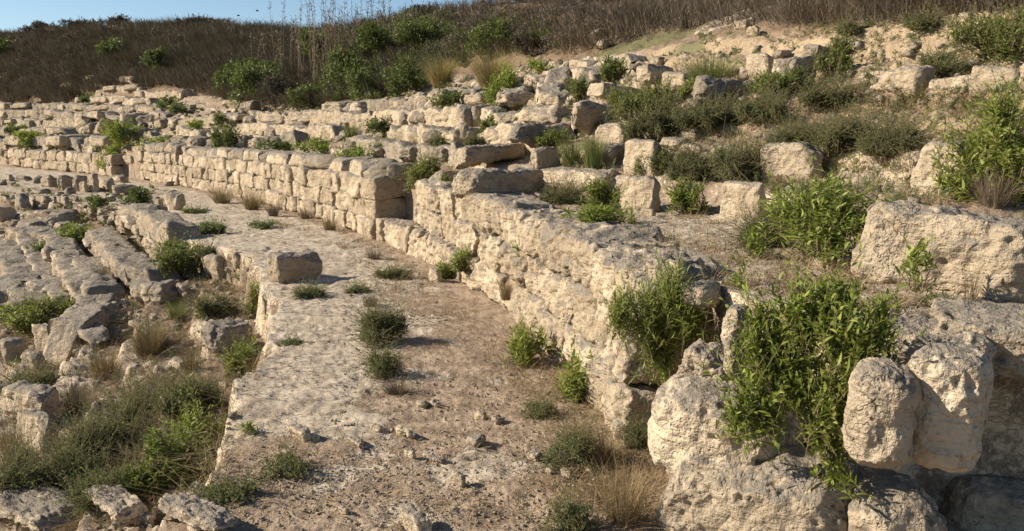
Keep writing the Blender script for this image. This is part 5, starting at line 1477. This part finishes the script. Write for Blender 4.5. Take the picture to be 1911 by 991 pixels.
def g_litter(rs, dist):
    n = 6
    a = rs.uniform(0, 6.28, n); L_ = rs.uniform(0.02, 0.11, n); c = rs.uniform(-0.25, 0.25, (n, 2)); w = max(0.002, 0.22 * dist / 803)
    dx, dy = np.cos(a) * L_ / 2, np.sin(a) * L_ / 2; nx, ny = -np.sin(a) * w, np.cos(a) * w
    z0, z1 = rs.uniform(0.004, 0.03, n), rs.uniform(0.004, 0.06, n)
    V = np.stack([np.column_stack([c[:, 0] - dx - nx, c[:, 1] - dy - ny, z0]), np.column_stack([c[:, 0] + dx - nx, c[:, 1] + dy - ny, z1]),
                  np.column_stack([c[:, 0] + dx + nx, c[:, 1] + dy + ny, z1 + w]), np.column_stack([c[:, 0] - dx + nx, c[:, 1] - dy + ny, z0 + w])], 1).reshape(-1, 3)
    return V, (np.arange(n) * 4)[:, None] + np.array([[0, 1, 2, 3]])
qa, da = scatter(WALK, 700, rs); qb, db = scatter(TIERS_L, 600, rs); qc, dc = scatter(TERR, 220, rs); qd, dd = scatter(FOOT, 300, rs)
cover('dry_litter', np.vstack([qa, qb, qc, qd]), np.concatenate([da, db, dc, dd]), rs, g_litter, M_STRAW, 'dry twigs and straw lying on the soil', 'dry litter')

_cv, _cf = cube_grid(2)
def g_peb(lo, hi):
    def g(rs, dist):
        s_ = rs.uniform(lo, hi) * rs.uniform(0.4, 1.0) * max(1, dist / 9)
        V = (unit(_cv) * 0.45 + _cv * 0.42) * rs.uniform(0.5, 1.0, (len(_cv), 1)) * np.array([rs.uniform(.8, 1.4), 1, rs.uniform(.5, .9)]) * s_
        V[:, 2] += s_ * 0.25
        return V, _cf
    return g
qa, da = scatter([(640, 560), (760, 480), (850, 560), (1040, 690), (1230, 840), (1240, 991), (300, 991), (420, 860), (640, 760)], 3600, rs); qc, dc = scatter(TERR, 900, rs); qd, dd = scatter(FOOT, 500, rs)
cover('gravel', np.vstack([qa, qc, qd]), np.concatenate([da, dc, dd]), rs, g_peb(0.005, 0.021), M_STONE, 'fine pale gravel strewn over the walkway and terrace', 'gravel')
qa, da = scatter(TIERS_L, 800, rs); qb, db = scatter(TIERS_U, 700, rs)
BANK = [(1180, 130), (1300, 95), (1560, 70), (1850, 60), (1911, 120), (1911, 230), (1560, 230), (1500, 150), (1380, 120)]
qe, de = scatter(BANK, 130, rs)
RUB = [(1420, 345), (1560, 330), (1720, 380), (1640, 420), (1500, 370)]
qc, dc = scatter(RUB, 160, rs)
cover('rubble', np.vstack([qa, qb, qc, qe]), np.concatenate([da, db, dc, de]), rs, g_peb(0.02, 0.09), M_GREY, 'small broken rubble between the seat blocks', 'rubble')

# ------------------------------------------------------------------ wire fence on the crest and two flying birds
def crest_at(px):
    az = ray(px, 240)[0]; tt = np.linspace(12, 60, 400)
    cp = az[None] * tt[:, None]; cz = ground(cp[:, :2]); vv = project(np.column_stack([cp[:, :2], cz]))[1]
    i = vv.argmin()
    return np.array([cp[i, 0], cp[i, 1], cz[i]])
M_WIRE = plain('dull_wire', (0.42, 0.41, 0.38), 0.5, 0.3); M_POST = plain('weathered_post', (0.16, 0.13, 0.10), 0.9)
tops = []
fr = None
for px, y_t in ((1642, -6), (1745, -8), (1858, -30)):
    b = crest_at(px) * np.array([0.93, 0.93, 1]); b[2] = ground(b[None, :2])[0]
    if fr is None: fr = empty('wire_fence', b); org = b.copy()
    P = np.array([[b - org - [0, 0, .2], b - org + [0, 0, .7], b - org + [0.02, 0, 1.5]]])
    V, Q = tubes(P, np.array([.035, .033, .03])); mesh_obj('post', V, Q, M_POST, parent=fr)
    tops.append(b - org)
for hgt in (0.55, 0.95, 1.35):
    P = []
    for a, b in zip(tops[:-1], tops[1:]):
        for t in np.linspace(0, 1, 8, endpoint=False): P.append(a + (b - a) * t + np.array([0, 0, hgt - 0.10 * math.sin(math.pi * t)]))
    P.append(tops[-1] + [0, 0, hgt])
    V, Q = tubes(np.array([P]), np.full(len(P), 0.012)); mesh_obj('wire', V, Q, M_WIRE, parent=fr)
tag(fr, 'sagging wire fence on thin posts along the right crest', 'fence')
M_BIRD = plain('dark_plumage', (0.03, 0.028, 0.026), 0.8)
for px, py, lab in ((445, 29, 'small dark bird in the sky, lower left one of two'), (480, 20, 'small dark bird in the sky, upper right one of two')):
    d = ray(px, py)[0]; c = d * 40 + np.array([0, 0, CAM_Z])
    V, Fq = cube_grid(6); B = unit(V) * np.array([0.075, 0.03, 0.03]); B[:, 0] *= 1 - 0.3 * (B[:, 2] > 0.02)
    root = empty('bird', c, 0.4)
    mesh_obj('body', B, Fq, M_BIRD, parent=root, smooth=True)
    for s_ in (-1, 1):
        W = np.array([[.03, 0, .01], [-.04, 0, .01], [-.05, s_ * .06, .035], [.03, s_ * .06, .04], [-.04, s_ * .15, .02], [0, s_ * .15, .022]])
        W = np.vstack([W, W - [0, 0, .006]])
        mesh_obj('wing', W, np.array([[0, 1, 2, 3], [3, 2, 4, 5], [9, 8, 7, 6], [11, 10, 8, 9]]), M_BIRD, parent=root)
    tag(root, lab, 'bird', 'two birds in the sky')
